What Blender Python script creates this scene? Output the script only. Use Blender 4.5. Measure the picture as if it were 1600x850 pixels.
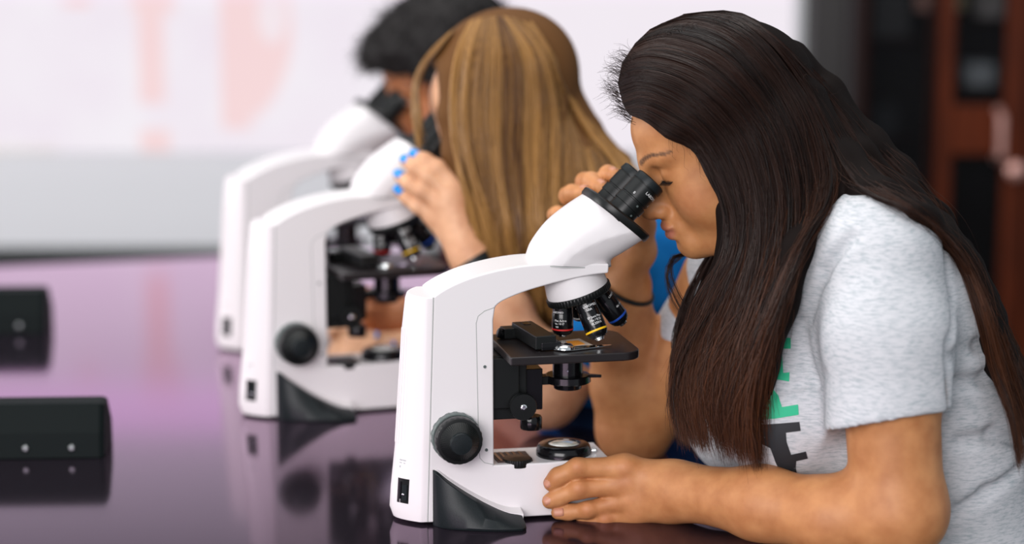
import bpy, bmesh, math, random
import numpy as np
from mathutils import Vector, Matrix
from mathutils.bvhtree import BVHTree
random.seed(3); rng = np.random.default_rng(7)
for o in list(bpy.data.objects): bpy.data.objects.remove(o)
S = bpy.context.scene; C = S.collection
R = math.radians
# ---------------------------------------------------------------- camera
PITCH = R(10.2); FPX = 1600*85/36.0; CZ = 1.4826; TZ = 0.76
cd = bpy.data.cameras.new('camera'); cam = bpy.data.objects.new('camera', cd); C.objects.link(cam)
cam.location = (0, 0, CZ); cam.rotation_euler = (R(90)-PITCH, 0, 0)
cd.lens = 85; cd.sensor_width = 36; cd.clip_start = .05; cd.clip_end = 60
cd.dof.use_dof = True; cd.dof.focus_distance = 2.56; cd.dof.aperture_fstop = 1.8
S.camera = cam
# ---------------------------------------------------------------- view, world, lights
vs = S.view_settings; vs.view_transform = 'Standard'; vs.look = 'None'; vs.gamma = 1; vs.use_curve_mapping = False
vs.exposure = 0.0
w = bpy.data.worlds.new('world'); S.world = w; w.use_nodes = True
w.node_tree.nodes['Background'].inputs[0].default_value = (.86, .93, 1, 1)
w.node_tree.nodes['Background'].inputs[1].default_value = 0.50
def area(name, loc, tgt, sx, sy, power, col=(1, 1, 1)):
    l = bpy.data.lights.new(name, 'AREA'); l.shape = 'RECTANGLE'; l.size = sx; l.size_y = sy
    l.energy = power; l.color = col
    o = bpy.data.objects.new(name, l); C.objects.link(o); o.location = loc
    o.rotation_euler = (Vector(tgt)-Vector(loc)).to_track_quat('-Z', 'Y').to_euler()
    return o
area('ceiling_light', (-.3, 2.9, 3.1), (-.1, 2.9, .8), 2.6, 2.2, 46, (1, .98, .95))
area('window_light', (-1.05, -.6, 1.95), (.1, 2.6, .95), 2.4, 1.6, 112, (1, .96, .97))
area('side_fill_light', (-3.0, 3.1, 1.7), (.1, 2.7, .95), 1.8, 1.4, 46, (1, .97, .96))  # added fill from the left, lifts the front woman's far arm
# ---------------------------------------------------------------- helpers
def W(px, py, Y):
    u = (px-800)/FPX; v = (425-py)/FPX
    t = Y/(math.cos(PITCH)+v*math.sin(PITCH))
    return Vector((t*u, Y, CZ+t*(-math.sin(PITCH)+v*math.cos(PITCH))))
def WT(px, py, z=TZ):
    u = (px-800)/FPX; v = (425-py)/FPX
    dz = -math.sin(PITCH)+v*math.cos(PITCH); t = (z-CZ)/dz
    return Vector((t*u, t*(math.cos(PITCH)+v*math.sin(PITCH)), z))
def mat(name, col, rough=.5, metal=0, spec=.5, sss=0, emit=None, es=1, coat=0):
    m = bpy.data.materials.new(name); m.use_nodes = True
    b = m.node_tree.nodes['Principled BSDF']
    b.inputs['Base Color'].default_value = (*col, 1); b.inputs['Roughness'].default_value = rough
    b.inputs['Metallic'].default_value = metal; b.inputs['Specular IOR Level'].default_value = spec
    if sss:
        b.inputs['Subsurface Weight'].default_value = sss; b.inputs['Subsurface Radius'].default_value = (1, .35, .2)
        b.inputs['Subsurface Scale'].default_value = .008
    if coat: b.inputs['Coat Weight'].default_value = coat
    if emit: b.inputs['Emission Color'].default_value = (*emit, 1); b.inputs['Emission Strength'].default_value = es
    return m
def nd(m, t, **k):
    n = m.node_tree.nodes.new(t)
    for a, b in k.items(): setattr(n, a, b)
    return n
def lk(m, a, b): m.node_tree.links.new(a, b)
def bsdf(m): return m.node_tree.nodes['Principled BSDF']
def noise_col(m, c1, c2, scale, detail=3, stretch=(1, 1, 1), lo=.35, hi=.65, bump=0, coord='Object', bdist=.001):
    tc = nd(m, 'ShaderNodeTexCoord'); mp = nd(m, 'ShaderNodeMapping'); mp.inputs['Scale'].default_value = stretch
    n = nd(m, 'ShaderNodeTexNoise'); n.inputs['Scale'].default_value = scale; n.inputs['Detail'].default_value = detail
    r = nd(m, 'ShaderNodeValToRGB'); r.color_ramp.elements[0].position = lo; r.color_ramp.elements[1].position = hi
    r.color_ramp.elements[0].color = (*c1, 1); r.color_ramp.elements[1].color = (*c2, 1)
    lk(m, tc.outputs[coord], mp.inputs[0]); lk(m, mp.outputs[0], n.inputs[0]); lk(m, n.outputs[0], r.inputs[0])
    lk(m, r.outputs[0], bsdf(m).inputs['Base Color'])
    if bump:
        bp = nd(m, 'ShaderNodeBump'); bp.inputs['Strength'].default_value = bump; bp.inputs['Distance'].default_value = bdist
        lk(m, n.outputs[0], bp.inputs['Height']); lk(m, bp.outputs[0], bsdf(m).inputs['Normal'])
    return r
def tag(o, label=None, cat=None, group=None, kind=None):
    if label: o['label'] = label
    if cat: o['category'] = cat
    if group: o['group'] = group
    if kind: o['kind'] = kind
    return o
def empty(name, loc=(0, 0, 0), rz=0):
    o = bpy.data.objects.new(name, None); C.objects.link(o); o.location = loc; o.rotation_euler = (0, 0, rz)
    o.empty_display_size = .02
    return o
def link(name, me, m, parent=None, smooth=True, ang=35, bevel=0, seg=2):
    o = bpy.data.objects.new(name, me); C.objects.link(o)
    if m: me.materials.append(m)
    if smooth:
        me.polygons.foreach_set('use_smooth', [True]*len(me.polygons))
        if ang: me.set_sharp_from_angle(angle=R(ang))
    if bevel:
        b = o.modifiers.new('bevel', 'BEVEL'); b.width = bevel; b.segments = seg; b.limit_method = 'ANGLE'; b.angle_limit = R(32)
        b.harden_normals = True
    if parent: o.parent = parent
    return o
class MB:
    def __init__(s): s.v = []; s.f = []
    def add(s, v, f):
        n = len(s.v); s.v += [tuple(map(float, p)) for p in v]; s.f += [tuple(n+i for i in q) for q in f]; return s
    def prism(s, pts, lo, hi, axis='y'):
        n = len(pts)
        mk = {'y': lambda p, h: (p[0], h, p[1]), 'z': lambda p, h: (p[0], p[1], h), 'x': lambda p, h: (h, p[0], p[1])}[axis]
        v = [mk(p, lo) for p in pts]+[mk(p, hi) for p in pts]
        f = [tuple(range(n)), tuple(range(2*n-1, n-1, -1))]+[(i, i+n, (i+1) % n+n, (i+1) % n) for i in range(n)]
        return s.add(v, f)
    def box(s, a, b):
        return s.prism([(a[0], a[1]), (b[0], a[1]), (b[0], b[1]), (a[0], b[1])], a[2], b[2], 'z')
    def lathe(s, prof, o, ax, n=40, ridges=0, rd=0, rr=None):
        o = Vector(o); ax = Vector(ax).normalized()
        e1 = ax.orthogonal().normalized(); e2 = ax.cross(e1)
        v = []; f = []
        for (r, h) in prof:
            for i in range(n):
                q = r
                if ridges and rr and rr[0] <= h <= rr[1]: q = r-(rd if (i*ridges*2//n) % 2 else 0)
                a = 2*math.pi*i/n
                v.append(o+ax*h+(e1*math.cos(a)+e2*math.sin(a))*q)
        m = len(prof)
        for j in range(m-1):
            for i in range(n):
                f.append((j*n+i, j*n+(i+1) % n, (j+1)*n+(i+1) % n, (j+1)*n+i))
        f.append(tuple(range(n-1, -1, -1))); f.append(tuple((m-1)*n+i for i in range(n)))
        return s.add(v, f)
    def loft(s, secs):
        n = len(secs[0]); m = len(secs); v = [p for q in secs for p in q]; f = []
        for j in range(m-1):
            for i in range(n):
                f.append((j*n+i, j*n+(i+1) % n, (j+1)*n+(i+1) % n, (j+1)*n+i))
        f.append(tuple(range(n-1, -1, -1))); f.append(tuple((m-1)*n+i for i in range(n)))
        return s.add(v, f)
    def tube(s, pts, r, n=10):
        pts = [Vector(p) for p in pts]; secs = []; pe = None
        for i, p in enumerate(pts):
            d = (pts[min(i+1, len(pts)-1)]-pts[max(i-1, 0)]).normalized()
            e = d.orthogonal().normalized() if pe is None else (pe-d*pe.dot(d)).normalized()
            pe = e; g = d.cross(e); rad = r[i] if isinstance(r, (list, tuple)) else r
            secs.append([p+(e*math.cos(2*math.pi*k/n)+g*math.sin(2*math.pi*k/n))*rad for k in range(n)])
        return s.loft(secs)
    def torus(s, o, ax, R0, r, n=48, k=10, sx=1, sy=1, e1=None):
        o = Vector(o); ax = Vector(ax).normalized(); e1 = Vector(e1).normalized() if e1 else ax.orthogonal().normalized(); e2 = ax.cross(e1)
        v = []; f = []
        for i in range(n):
            a = 2*math.pi*i/n; d = e1*math.cos(a)*sx+e2*math.sin(a)*sy; dn = d.normalized()
            for j in range(k):
                b = 2*math.pi*j/k; v.append(o+d*R0+dn*r*math.cos(b)+ax*r*math.sin(b))
        for i in range(n):
            for j in range(k):
                f.append((i*k+j, ((i+1) % n)*k+j, ((i+1) % n)*k+(j+1) % k, i*k+(j+1) % k))
        return s.add(v, f)
    def build(s, name, m, parent=None, **k):
        me = bpy.data.meshes.new(name); me.from_pydata(s.v, [], s.f)
        bm = bmesh.new(); bm.from_mesh(me); bmesh.ops.recalc_face_normals(bm, faces=bm.faces[:]); bm.to_mesh(me); bm.free()
        me.update()
        return link(name, me, m, parent, **k)
def text_mesh(txt, size, fn, name, m, parent, bold=False):
    cu = bpy.data.curves.new('t', 'FONT'); cu.body = txt; cu.size = size; cu.align_x = 'CENTER'; cu.resolution_u = 2
    if bold: cu.offset = size*.02
    o = bpy.data.objects.new('t', cu); C.objects.link(o)
    dg = bpy.context.evaluated_depsgraph_get(); me = bpy.data.meshes.new_from_object(o.evaluated_get(dg))
    bpy.data.objects.remove(o); bpy.data.curves.remove(cu)
    for v in me.vertices: v.co = fn(v.co.x, v.co.y)
    me.name = name; me.materials.clear()
    return link(name, me, m, parent, smooth=False)
def copy_tree(o, parent=None):
    c = o.copy(); C.objects.link(c); c.parent = parent
    for ch in [x for x in o.children]: copy_tree(ch, c)
    return c
# ---------------------------------------------------------------- setting
m_wall = mat('wall_paint', (.16, .155, .165), .9)
m_floor = mat('floor_tile', (.045, .035, .032), .5); noise_col(m_floor, (.05, .036, .03), (.02, .016, .015), 3)
f = MB().box((-3.4, -1.0, -.05), (2.6, 5.2, 0)).build('floor', m_floor, smooth=False); tag(f, kind='structure')
WY = 5.0
f = MB().box((-3.4, WY+.03, 0), (.62, WY+.15, 2.9)).build('wall_back', m_wall, smooth=False); tag(f, kind='structure')
m_dark = mat('dark_wall', (.006, .005, .006), .8)
f = MB().box((.62, WY+.02, 0), (2.6, WY+.15, 2.9)).build('wall_recess', m_dark, smooth=False); tag(f, kind='structure')
bb = MB().box((-3.4, WY-.05, 0), (.57, WY+.029, .625)).build('baseboard_back', mat('black_cabinet_base', (.008, .008, .01), .5), smooth=False); tag(bb, kind='structure')
# whiteboard with the projected slide
wb = empty('whiteboard', (0, WY, .646))
tag(wb, 'large pale grey whiteboard on the back wall carrying a projected slide', 'whiteboard')
XL, XR = -3.2, .588
m_board = mat('board_enamel', (.68, .68, .71), .5)
MB().box((XL, -.02, -.005), (XR, .025, 1.15)).build('board_panel', m_board, wb, smooth=False)
m_frame = mat('board_frame', (.45, .47, .47), .4)
MB().box((XR, -.03, -.01), (XR+.012, .028, 1.16)).build('side_frame', m_frame, wb, smooth=False)
MB().box((XL, -.03, -.018), (XR, .028, -.005)).build('bottom_frame', mat('board_rail', (.12, .13, .13), .4), wb, smooth=False)
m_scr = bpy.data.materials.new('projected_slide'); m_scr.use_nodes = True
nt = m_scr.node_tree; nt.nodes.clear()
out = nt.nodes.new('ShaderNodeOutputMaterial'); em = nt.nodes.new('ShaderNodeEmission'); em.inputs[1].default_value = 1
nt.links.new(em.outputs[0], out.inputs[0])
tc = nt.nodes.new('ShaderNodeTexCoord'); sep = nt.nodes.new('ShaderNodeSeparateXYZ'); nt.links.new(tc.outputs['Object'], sep.inputs[0])
def mth(op, a, b=None, c=None, clamp=False):
    n = nt.nodes.new('ShaderNodeMath'); n.operation = op; n.use_clamp = clamp
    for i, x in enumerate((a, b, c)):
        if x is None: continue
        if isinstance(x, (int, float)): n.inputs[i].default_value = x
        else: nt.links.new(x, n.inputs[i])
    return n.outputs[0]
def sbox(x0, x1, z0, z1, s=.008):   # soft box mask on the slide
    def edge(v, e, sign): return mth('MULTIPLY_ADD', mth('SUBTRACT', v, e), sign/s, .5, True)
    a = mth('MULTIPLY', edge(sep.outputs[0], x0, 1), edge(sep.outputs[0], x1, -1))
    b = mth('MULTIPLY', edge(sep.outputs[2], z0, 1), edge(sep.outputs[2], z1, -1))
    return mth('MULTIPLY', a, b)
def sell(cx, cz, rx, rz, s=.15):
    a = mth('POWER', mth('DIVIDE', mth('SUBTRACT', sep.outputs[0], cx), rx), 2.0)
    b = mth('POWER', mth('DIVIDE', mth('SUBTRACT', sep.outputs[2], cz), rz), 2.0)
    return mth('MULTIPLY_ADD', mth('SUBTRACT', 1.0, mth('ADD', a, b)), 1/s, 0, True)
def mixc(fac, c1, c2):
    n = nt.nodes.new('ShaderNodeMix'); n.data_type = 'RGBA'
    if isinstance(fac, float): n.inputs[0].default_value = fac
    else: nt.links.new(fac, n.inputs[0])
    if isinstance(c1, tuple): n.inputs[6].default_value = (*c1, 1)
    else: nt.links.new(c1, n.inputs[6])
    if isinstance(c2, tuple): n.inputs[7].default_value = (*c2, 1)
    else: nt.links.new(c2, n.inputs[7])
    return n.outputs[2]
# slide coordinates are metres in the board's own frame (x along the wall, z above the board's lower edge)
def sx(px): return W(px, 200, WY).x
def sz(py): return W(800, py, WY).z-.646
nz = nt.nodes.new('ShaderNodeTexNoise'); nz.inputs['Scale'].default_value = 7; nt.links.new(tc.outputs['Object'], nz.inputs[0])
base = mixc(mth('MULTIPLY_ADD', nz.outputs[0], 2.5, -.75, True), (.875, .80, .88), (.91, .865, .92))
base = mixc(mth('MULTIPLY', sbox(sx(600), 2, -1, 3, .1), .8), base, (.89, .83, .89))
pink = (.93, .66, .66)
m1 = mth('MAXIMUM', sbox(sx(222), sx(262), sz(160), 1.0, .02), sbox(sx(222), sx(268), sz(238), sz(200), .02))
m1 = mth('MAXIMUM', m1, sbox(sx(214), sx(278), sz(22), 1.0, .03))
m2 = mth('MULTIPLY', sell(sx(352), sz(40), .155, .225, .25), sbox(sx(350), 3, -1, 3, .01))
m2 = mth('MULTIPLY', m2, mth('SUBTRACT', 1.0, mth('MULTIPLY', sell(sx(430), sz(20), .035, .07, .5), .7)))
m2 = mth('MAXIMUM', m2, sbox(sx(350), sx(395), sz(200), sz(0)+.25, .02))
m3 = sell(sx(130), sz(2), .04, .014, .8)
mk = mth('MAXIMUM', mth('MAXIMUM', m1, m2), m3)
base = mixc(mth('MULTIPLY', mk, .82), base, pink)
up = sbox(-9, 9, sz(150), 3, .12)
low = mth('MULTIPLY', sbox(sx(-20), sx(92), sz(252), sz(228), .02), .4)
base = mixc(low, base, (.75, .68, .55))
top = sbox(-9, 9, sz(0)+.03, 3, .06)                       # added violet glow, out of view above, to brighten the table's purple reflection
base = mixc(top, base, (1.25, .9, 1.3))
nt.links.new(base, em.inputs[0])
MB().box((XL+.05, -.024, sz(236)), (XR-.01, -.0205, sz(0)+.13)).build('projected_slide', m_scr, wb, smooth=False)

# right-hand wall end, and the wooden glazed cupboard
post = MB().box((.603, WY-.12, 0), (W(1322, 200, WY-.1).x, WY+.019, 2.9)).build('wall_end', mat('grey_pillar', (.035, .032, .032), .7), smooth=False)
tag(post, kind='structure')
CY = 4.75
m_wood = mat('cherry_wood', (.14, .032, .012), .5, spec=.12); noise_col(m_wood, (.105, .020, .006), (.05, .010, .004), 6, 4, (6, 6, .8))
m_wood2 = mat('dark_cherry', (.014, .004, .003), .5, spec=.1)
m_glass = mat('cabinet_glass', (.006, .006, .007), .15, spec=.12); bsdf(m_glass).inputs['Alpha'].default_value = .35
cab = empty('display_cabinet', (0, CY, 0)); tag(cab, 'dark wooden cupboard with glazed doors and pale pull handles, right of the grey pillar', 'cupboard')
def cx(px): return W(px, 200, CY).x
def cz(py): return W(1500, py, CY).z
x0 = cx(1330); x1 = cx(1760)
MB().box((x0, .20, 0), (x1, .23, 2.2)).box((x0, 0.01, 0), (x0+.02, .2, 2.2)).box((x1-.02, 0.01, 0), (x1, .2, 2.2)).box((x0, .01, 2.18), (x1, .23, 2.2)).box((x0, .01, 0), (x1, .23, .05)).build('carcass', mat('carcass_black', (.008, .005, .005), .7), cab, smooth=False)
def door(xa, xb, wl, wr, mw, rail=True, hand=None):
    zt = 2.16; zb = .08; m0 = cz(240); m1_ = cz(163)
    b = MB().box((xa, -.02, zb), (xa+wl, .005, zt)).box((xb-wr, -.02, zb), (xb, .005, zt))
    b.box((xa+wl, -.02, zt-.07), (xb-wr, .005, zt)).box((xa+wl, -.02, zb), (xb-wr, .005, zb+.08))
    if rail: b.box((xa+wl, -.019, m0), (xb-wr, .004, m1_))
    d = b.build('door', mw, cab, smooth=False, bevel=.003)
    MB().box((xa+wl, -.010, zb+.06), (xb-wr, -.006, zt-.05)).build('glass_pane', m_glass, d, smooth=False)
    return d
door(cx(1336), cx(1456), .02, .012, m_wood2, False)
d2 = door(cx(1460), cx(1602), .032, .046, m_wood)
d3 = door(cx(1606), cx(1750), .04, .04, m_wood)
m_pull = mat('pull_metal', (.75, .42, .36), .3, .6)
for dd, px in ((d2, 1556), (d3, 1618)):
    X = cx(px); za, zb = cz(245), cz(170)
    MB().tube([(X, -.02, za), (X, -.055, za+.01), (X, -.055, zb-.01), (X, -.02, zb)], .008, 12).build('handle', m_pull, dd)
X = cx(1582); MB().lathe([(.006, 0), (.008, .012), (.016, .02), (.018, .03), (.012, .037), (.002, .04)], (X, -.018, cz(262)), (0, -1, 0), 20).build('knob', m_pull, d2)
for i, (px, py, w_, h_, col, lab) in enumerate([
    (1540, 122, .055, .045, (.5, .55, .6), 'pale grey box on the shelf behind the right glazed cupboard door'),
    (1395, 22, .075, .1, (.06, .06, .065), 'dim grey carton on the top shelf behind the left cupboard door'),
    (1392, 195, .05, .06, (.025, .028, .035), 'very dark carton on the middle shelf behind the left cupboard door'),
    (1552, 12, .05, .05, (.35, .33, .33), 'light carton on the top shelf behind the right glazed cupboard door'),
    (1497, 8, .022, .03, (.9, .8, .5), 'small cream tub of reflected light, modelled solid, at the left end of the top cupboard shelf'),
    (1452, 8, .022, .03, (.8, .45, .38), 'small pinkish tub of reflected light, modelled solid, behind the middle cupboard stile')]):
    X = cx(px); z = cz(py)
    if i >= 4:
        b = MB().lathe([(w_*.9, -h_/2), (w_, -h_/2+.004), (w_, h_/2-.01), (w_*1.05, h_/2-.008), (w_*1.05, h_/2)], (X, CY+.08, z), (0, 0, 1), 24).build('tub', mat('glint_colour', col, .5))  # small solid rounds standing in for lights reflected at the cupboard
    else:
        b = MB().box((X-w_/2, CY+.06, z-h_/2), (X+w_/2, CY+.14, z+h_/2)).build('carton', mat('carton_card', col, .6), bevel=.002, smooth=False)
    tag(b, lab, 'box' if i < 4 else 'tub')
for nm, (zz, xa, xb) in enumerate([(cz(122)-.023, cx(1470), x1-.02), (cz(22)-.051, x0+.02, cx(1440)), (cz(195)-.031, x0+.02, cx(1440)), (cz(8)-.016, cx(1440), cx(1515)), (cz(12)-.026, cx(1520), x1-.02)]):
    MB().box((xa, .04, zz-.012), (xb, .199, zz)).build('shelf', m_wood2, cab, smooth=False)

# ---------------------------------------------------------------- lab table
TA = R(15); ex = Vector((-math.sin(TA), math.cos(TA), 0)); fx = Vector((math.cos(TA), math.sin(TA), 0))
m_top = bpy.data.materials.new('black_epoxy_top'); m_top.use_nodes = True
nt2 = m_top.node_tree; nt2.nodes.clear()
o_ = nt2.nodes.new('ShaderNodeOutputMaterial'); mx = nt2.nodes.new('ShaderNodeMixShader'); df = nt2.nodes.new('ShaderNodeBsdfDiffuse'); gl = nt2.nodes.new('ShaderNodeBsdfGlossy')
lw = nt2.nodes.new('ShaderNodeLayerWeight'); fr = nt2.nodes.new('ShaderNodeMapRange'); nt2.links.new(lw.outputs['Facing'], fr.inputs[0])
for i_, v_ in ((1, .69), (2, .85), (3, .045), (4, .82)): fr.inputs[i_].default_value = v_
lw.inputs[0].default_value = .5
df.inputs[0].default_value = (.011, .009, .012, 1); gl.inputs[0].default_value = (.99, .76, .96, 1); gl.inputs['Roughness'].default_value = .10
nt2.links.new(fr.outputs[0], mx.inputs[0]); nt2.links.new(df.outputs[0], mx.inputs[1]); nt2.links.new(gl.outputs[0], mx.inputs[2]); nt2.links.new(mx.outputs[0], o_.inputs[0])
table = empty('lab_table', (0, 0, 0)); tag(table, 'long glossy black laboratory table the microscopes stand on', 'table')
PE = Vector((.31, 2.45, 0)); farL = WT(340, 401)
k = (farL-PE).dot(ex)
c1 = PE+ex*k; c2 = c1-fx*2.1; c3 = PE-ex*.75-fx*2.1; c4 = PE-ex*.75
poly = [(c.x, c.y) for c in (c4, c1, c2, c3)]
MB().prism(poly, TZ-.03, TZ, 'z').build('tabletop', m_top, table, bevel=.003, smooth=False)
ctr = (c1+c2+c3+c4)/4
sh = [((c-ctr)*.9+ctr) for c in (c4, c1, c2, c3)]
m_base = mat('table_base', (.02, .018, .018), .6)
MB().prism([(c.x, c.y) for c in [ctr+(c-ctr)*.5 for c in (c4, c1, c2, c3)]], .08, TZ-.0302, 'z').build('base_cabinet', m_base, table, smooth=False)
for c in sh:
    MB().box((c.x-.025, c.y-.025, 0), (c.x+.025, c.y+.025, TZ-.0302)).build('leg', m_base, table, smooth=False)

# black outlet boxes on the table
m_blk = mat('black_box_metal', (.003, .006, .006), .6, spec=.1)
m_scw = mat('screw_steel', (.12, .13, .13), .35, 1)
def outlet_box(px, py, label):
    p = WT(px, py); Lb = .30
    r_ = empty('outlet_box', (p.x, p.y, TZ), R(3))
    tag(r_, label, 'outlet box', 'outlet boxes on the left of the table')
    prof = [(0, 0), (.004, .03), (.016, .063), (.055, .063), (.09, .03), (.094, 0)]  # y,z
    v = []; 
    bx_ = MB()
    secs = [[(-Lb, y, z) for y, z in prof], [(-.006, y, z) for y, z in prof], [(0, y+.003 if y < .05 else y-.003, z*.97) for y, z in prof]]
    bx_.loft([secs[0], secs[1], secs[2]]).build('housing', m_blk, r_, bevel=.0015, smooth=False)
    for x in (-.038, -.092):
        MB().lathe([(.0042, 0), (.0042, .001), (.003, .0022), (.0003, .0024)], (x, .001, .013), (0, -1, .12), 14).build('screw', m_scw, r_)
    return r_
outlet_box(163, 716, 'black wedge-shaped outlet box with two screws, nearer one at the left of the table')
outlet_box(71, 522, 'black wedge-shaped outlet box further back, at the left edge of the table')
# ---------------------------------------------------------------- microscopes
m_white = mat('white_enamel', (.735, .705, .712), .32, spec=.45); m_white2 = mat('white_cover', (.77, .725, .737), .38, spec=.4)
m_black = mat('black_plastic', (.006, .007, .007), .36, spec=.32); m_blackg = mat('black_gloss', (.004, .004, .005), .17, spec=.4)
m_rub = mat('dark_rubber', (.008, .011, .012), .42, spec=.25); noise_col(m_rub, (.006, .009, .010), (.010, .014, .016), 900, 2, bump=.25, bdist=.0003)
m_stage = mat('stage_black', (.014, .011, .012), .3, spec=.4)
m_seam = mat('seam_shadow_gap', (.40, .41, .40), .8); m_chrome = mat('chrome', (.8, .82, .83), .12, 1)
m_txt = mat('white_print', (.8, .8, .8), .6); m_gtxt = mat('grey_print', (.3, .3, .3), .6)
m_red = mat('red_band', (.55, .02, .02), .4); m_yel = mat('yellow_band', (.85, .5, .01), .4); m_blu = mat('blue_band', (.01, .06, .35), .4); m_whb = mat('white_band', (.7, .72, .72), .4)
m_greyr = mat('grey_green_ring', (.10, .125, .12), .45)
m_lens = mat('field_lens', (.75, .8, .78), .08, spec=.8, coat=.5); noise_col(m_lens, (.25, .3, .25), (.95, .95, .9), 60, 2)
SA = R(12); xd = Vector((math.cos(SA), math.sin(SA), 0)); yd = Vector((-math.sin(SA), math.cos(SA), 0))
HW = .035
O1 = WT(668, 817, TZ+.003)+yd*HW; O1.z = TZ
def LP(px, py, yl=-HW):
    """point of the first microscope's own frame seen at a photo pixel on its lateral plane yl"""
    u = (px-800)/FPX; v = (425-py)/FPX
    d = Vector((u, math.cos(PITCH)+v*math.sin(PITCH), -math.sin(PITCH)+v*math.cos(PITCH)))
    o = Vector((0, 0, CZ))-O1
    t = (yl-o.dot(yd))/d.dot(yd); p = o+d*t
    return Vector((p.dot(xd), yl, p.z))
def L2(px, py, yl=-HW): p = LP(px, py, yl); return (p.x, p.z)
def dxz(a, b, yl): return (LP(*b, yl)-LP(*a, yl)).normalized()
def spline(pts, n=8):
    P = [Vector(p) for p in pts]; out = []
    for i in range(len(P)-1):
        a = P[max(i-1, 0)]; b = P[i]; c = P[i+1]; d = P[min(i+2, len(P)-1)]
        for j in range(n):
            t = j/n
            out.append(.5*((2*b)+(c-a)*t+(2*a-5*b+4*c-d)*t*t+(3*b-a-3*c+d)*t**3))
    return out+[P[-1]]
def build_scope():
    r_ = empty('microscope')
    top = [L2(*p) for p in [(677, 464), (688, 456), (706, 446), (735, 434), (770, 424), (805, 417), (835, 413.5), (870, 412)]]
    top = [tuple(p) for p in spline([Vector((a, b)) for a, b in top], 3)]
    und = [L2(*p) for p in [(951, 427), (925, 430), (890, 437), (850, 447), (815, 458), (785, 471), (774, 480)]]
    und = [tuple(p) for p in spline([Vector((a, b)) for a, b in und], 3)]
    front = LP(952, 716).x
    prof = [L2(668, 817)]+top+[L2(952, 412)]+und+[L2(771, 500), L2(772, 727), L2(855, 723), (front, L2(928, 716)[1]), (front+.004, L2(940, 745)[1]), (front, L2(940, 801)[1]), L2(870, 805)]
    MB().prism(prof, -HW, HW).build('body', m_white, r_, bevel=.0028, seg=3)
    # rounded rear cover
    zs = [LP(668, y).z for y in (817, 800, 770, 700, 600, 520, 475, 466)]
    body = r_.children[0]
    secs = []
    ztop = LP(677, 464).z
    for i, z in enumerate(zs):
        fz = z/ztop; xs = LP(668, 817).x*(1-fz)+LP(677, 464).x*fz+.0003
        L = .0345-.009*fz+(.002 if i in (1, 2) else 0); 
        if i == 0: L -= .003
        if i >= 6: L -= .0016*(i-5)
        h = HW-(.0006 if i else .002)
        def rc(yv, L_, xs_, h_): return xs_-.0070-(L_-.0070)*(1-(abs(yv)/h_)**1.75)
        yv = [h*q for q in (-.975, -.93, -.85, -.75, -.62, -.48, -.32, -.16, 0, .16, .32, .48, .62, .75, .85, .93, .975)]
        sec = [(xs, -h, z), (xs-.0060, -h, z)]+[(rc(q, L, xs, h), q, z) for q in yv]+[(xs-.0060, h, z), (xs, h, z)]
        secs.append(sec)
    MB().loft(secs).build('rear_cover', m_white2, r_, ang=38, bevel=.0008)
    cov = r_.children[-1]
    def rear(zf, yq, out=.0004):
        z = zf; fz = z/ztop; xs = LP(668, 817).x*(1-fz)+LP(677, 464).x*fz; L = .0345-.009*fz; h = HW-.002
        return Vector((xs-.0070-(L-.0070)*(1-(abs(yq)/h)**1.75)-out, yq-out*.5, z))
    # vent ribs on the rear cover
    b = MB()
    for k_ in range(6):
        t = -.021+.0042*k_
        b.tube([rear(LP(668, y).z, t, -.0001) for y in (700, 640, 580, 520)], .00045, 6)
    b.build('vent_rib', m_white2, cov)
    # power inlet and rating label
    def patch(y0, y1, t0, t1, o0, o1, bld, n=7):
        zz = (LP(668, y0).z, LP(668, y1).z); ts = np.linspace(t0, t1, n)
        secs = [[rear(zz[0], t, o0), rear(zz[0], t, o1), rear(zz[1], t, o1), rear(zz[1], t, o0)] for t in ts]
        return bld.loft(secs)
    T0, T1 = -.0125, -.0240
    sk = patch(752, 790, T0, T1, -.002, .0012, MB()).build('power_socket', m_black, cov)
    patch(757, 784, T0-.0012, T0-.0045, .0012, .0020, MB()).build('fuse_holder', m_blackg, sk)
    patch(761, 785, T0-.0060, T1+.0012, .0012, .0024, MB()).build('inlet', m_rub, sk)
    MB().lathe([(.0014, 0), (.0014, .0012), (.0005, .0016)], rear(LP(668, 776).z, T1+.004, .002), (-.7, -.7, 0), 10).build('socket_pin', m_chrome, sk)
    b = MB(); patch(723, 725, T0, T1, 0, .0005, b); patch(727.5, 729, T0, T1+.003, 0, .0005, b); patch(733, 744, T0, T1, 0, .0005, b)
    b.build('rating_label', mat('label_grey', (.42, .43, .44), .6), cov, smooth=False)
    # seam between cover and body (a fine groove strip)
    a, b2 = LP(668, 816), LP(677, 465)
    MB().tube([a+Vector((.0003, .0006, 0)), b2+Vector((.0003, .0006, 0))], .0008, 6).build('seam', m_seam, r_)
    # recessed front strip of the column with screws
    g = [LP(*p) for p in [(772, 480.5), (757, 486), (747, 494), (744, 505), (748, 700), (750, 716), (757, 723), (772, 726)]]
    MB().tube([p+Vector((0, .0004, 0)) for p in g], .0007, 6).build('panel_groove', m_seam, r_)
    for q in ((757.5, 573), (760, 703)):
        MB().lathe([(.0018, 0), (.0016, .0012), (.0007, .0012), (.0004, .0004)], LP(*q)+Vector((0, .0002, 0)), (0, -1, 0), 14).build('body_screw', m_greyr, r_)
    # carrying-handle recess in the arm top
    ha, hb = LP(716, 441, -.012), LP(815, 414.5, -.012); up_ = Vector((0, 0, 1)); d = (hb-ha).normalized(); n_ = Vector((-d.z, 0, d.x))
    hc = LP(765, 422, -.012)
    rec = MB(); yy = (-.016, .02)
    c_ = [ha, ha*.5+hb*.5+n_*.0035, hb]
    ptsa = [ha+n_*.002, hc+n_*.0005+Vector((0, 0, .0015)), hb+n_*.001]
    secs = []
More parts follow.
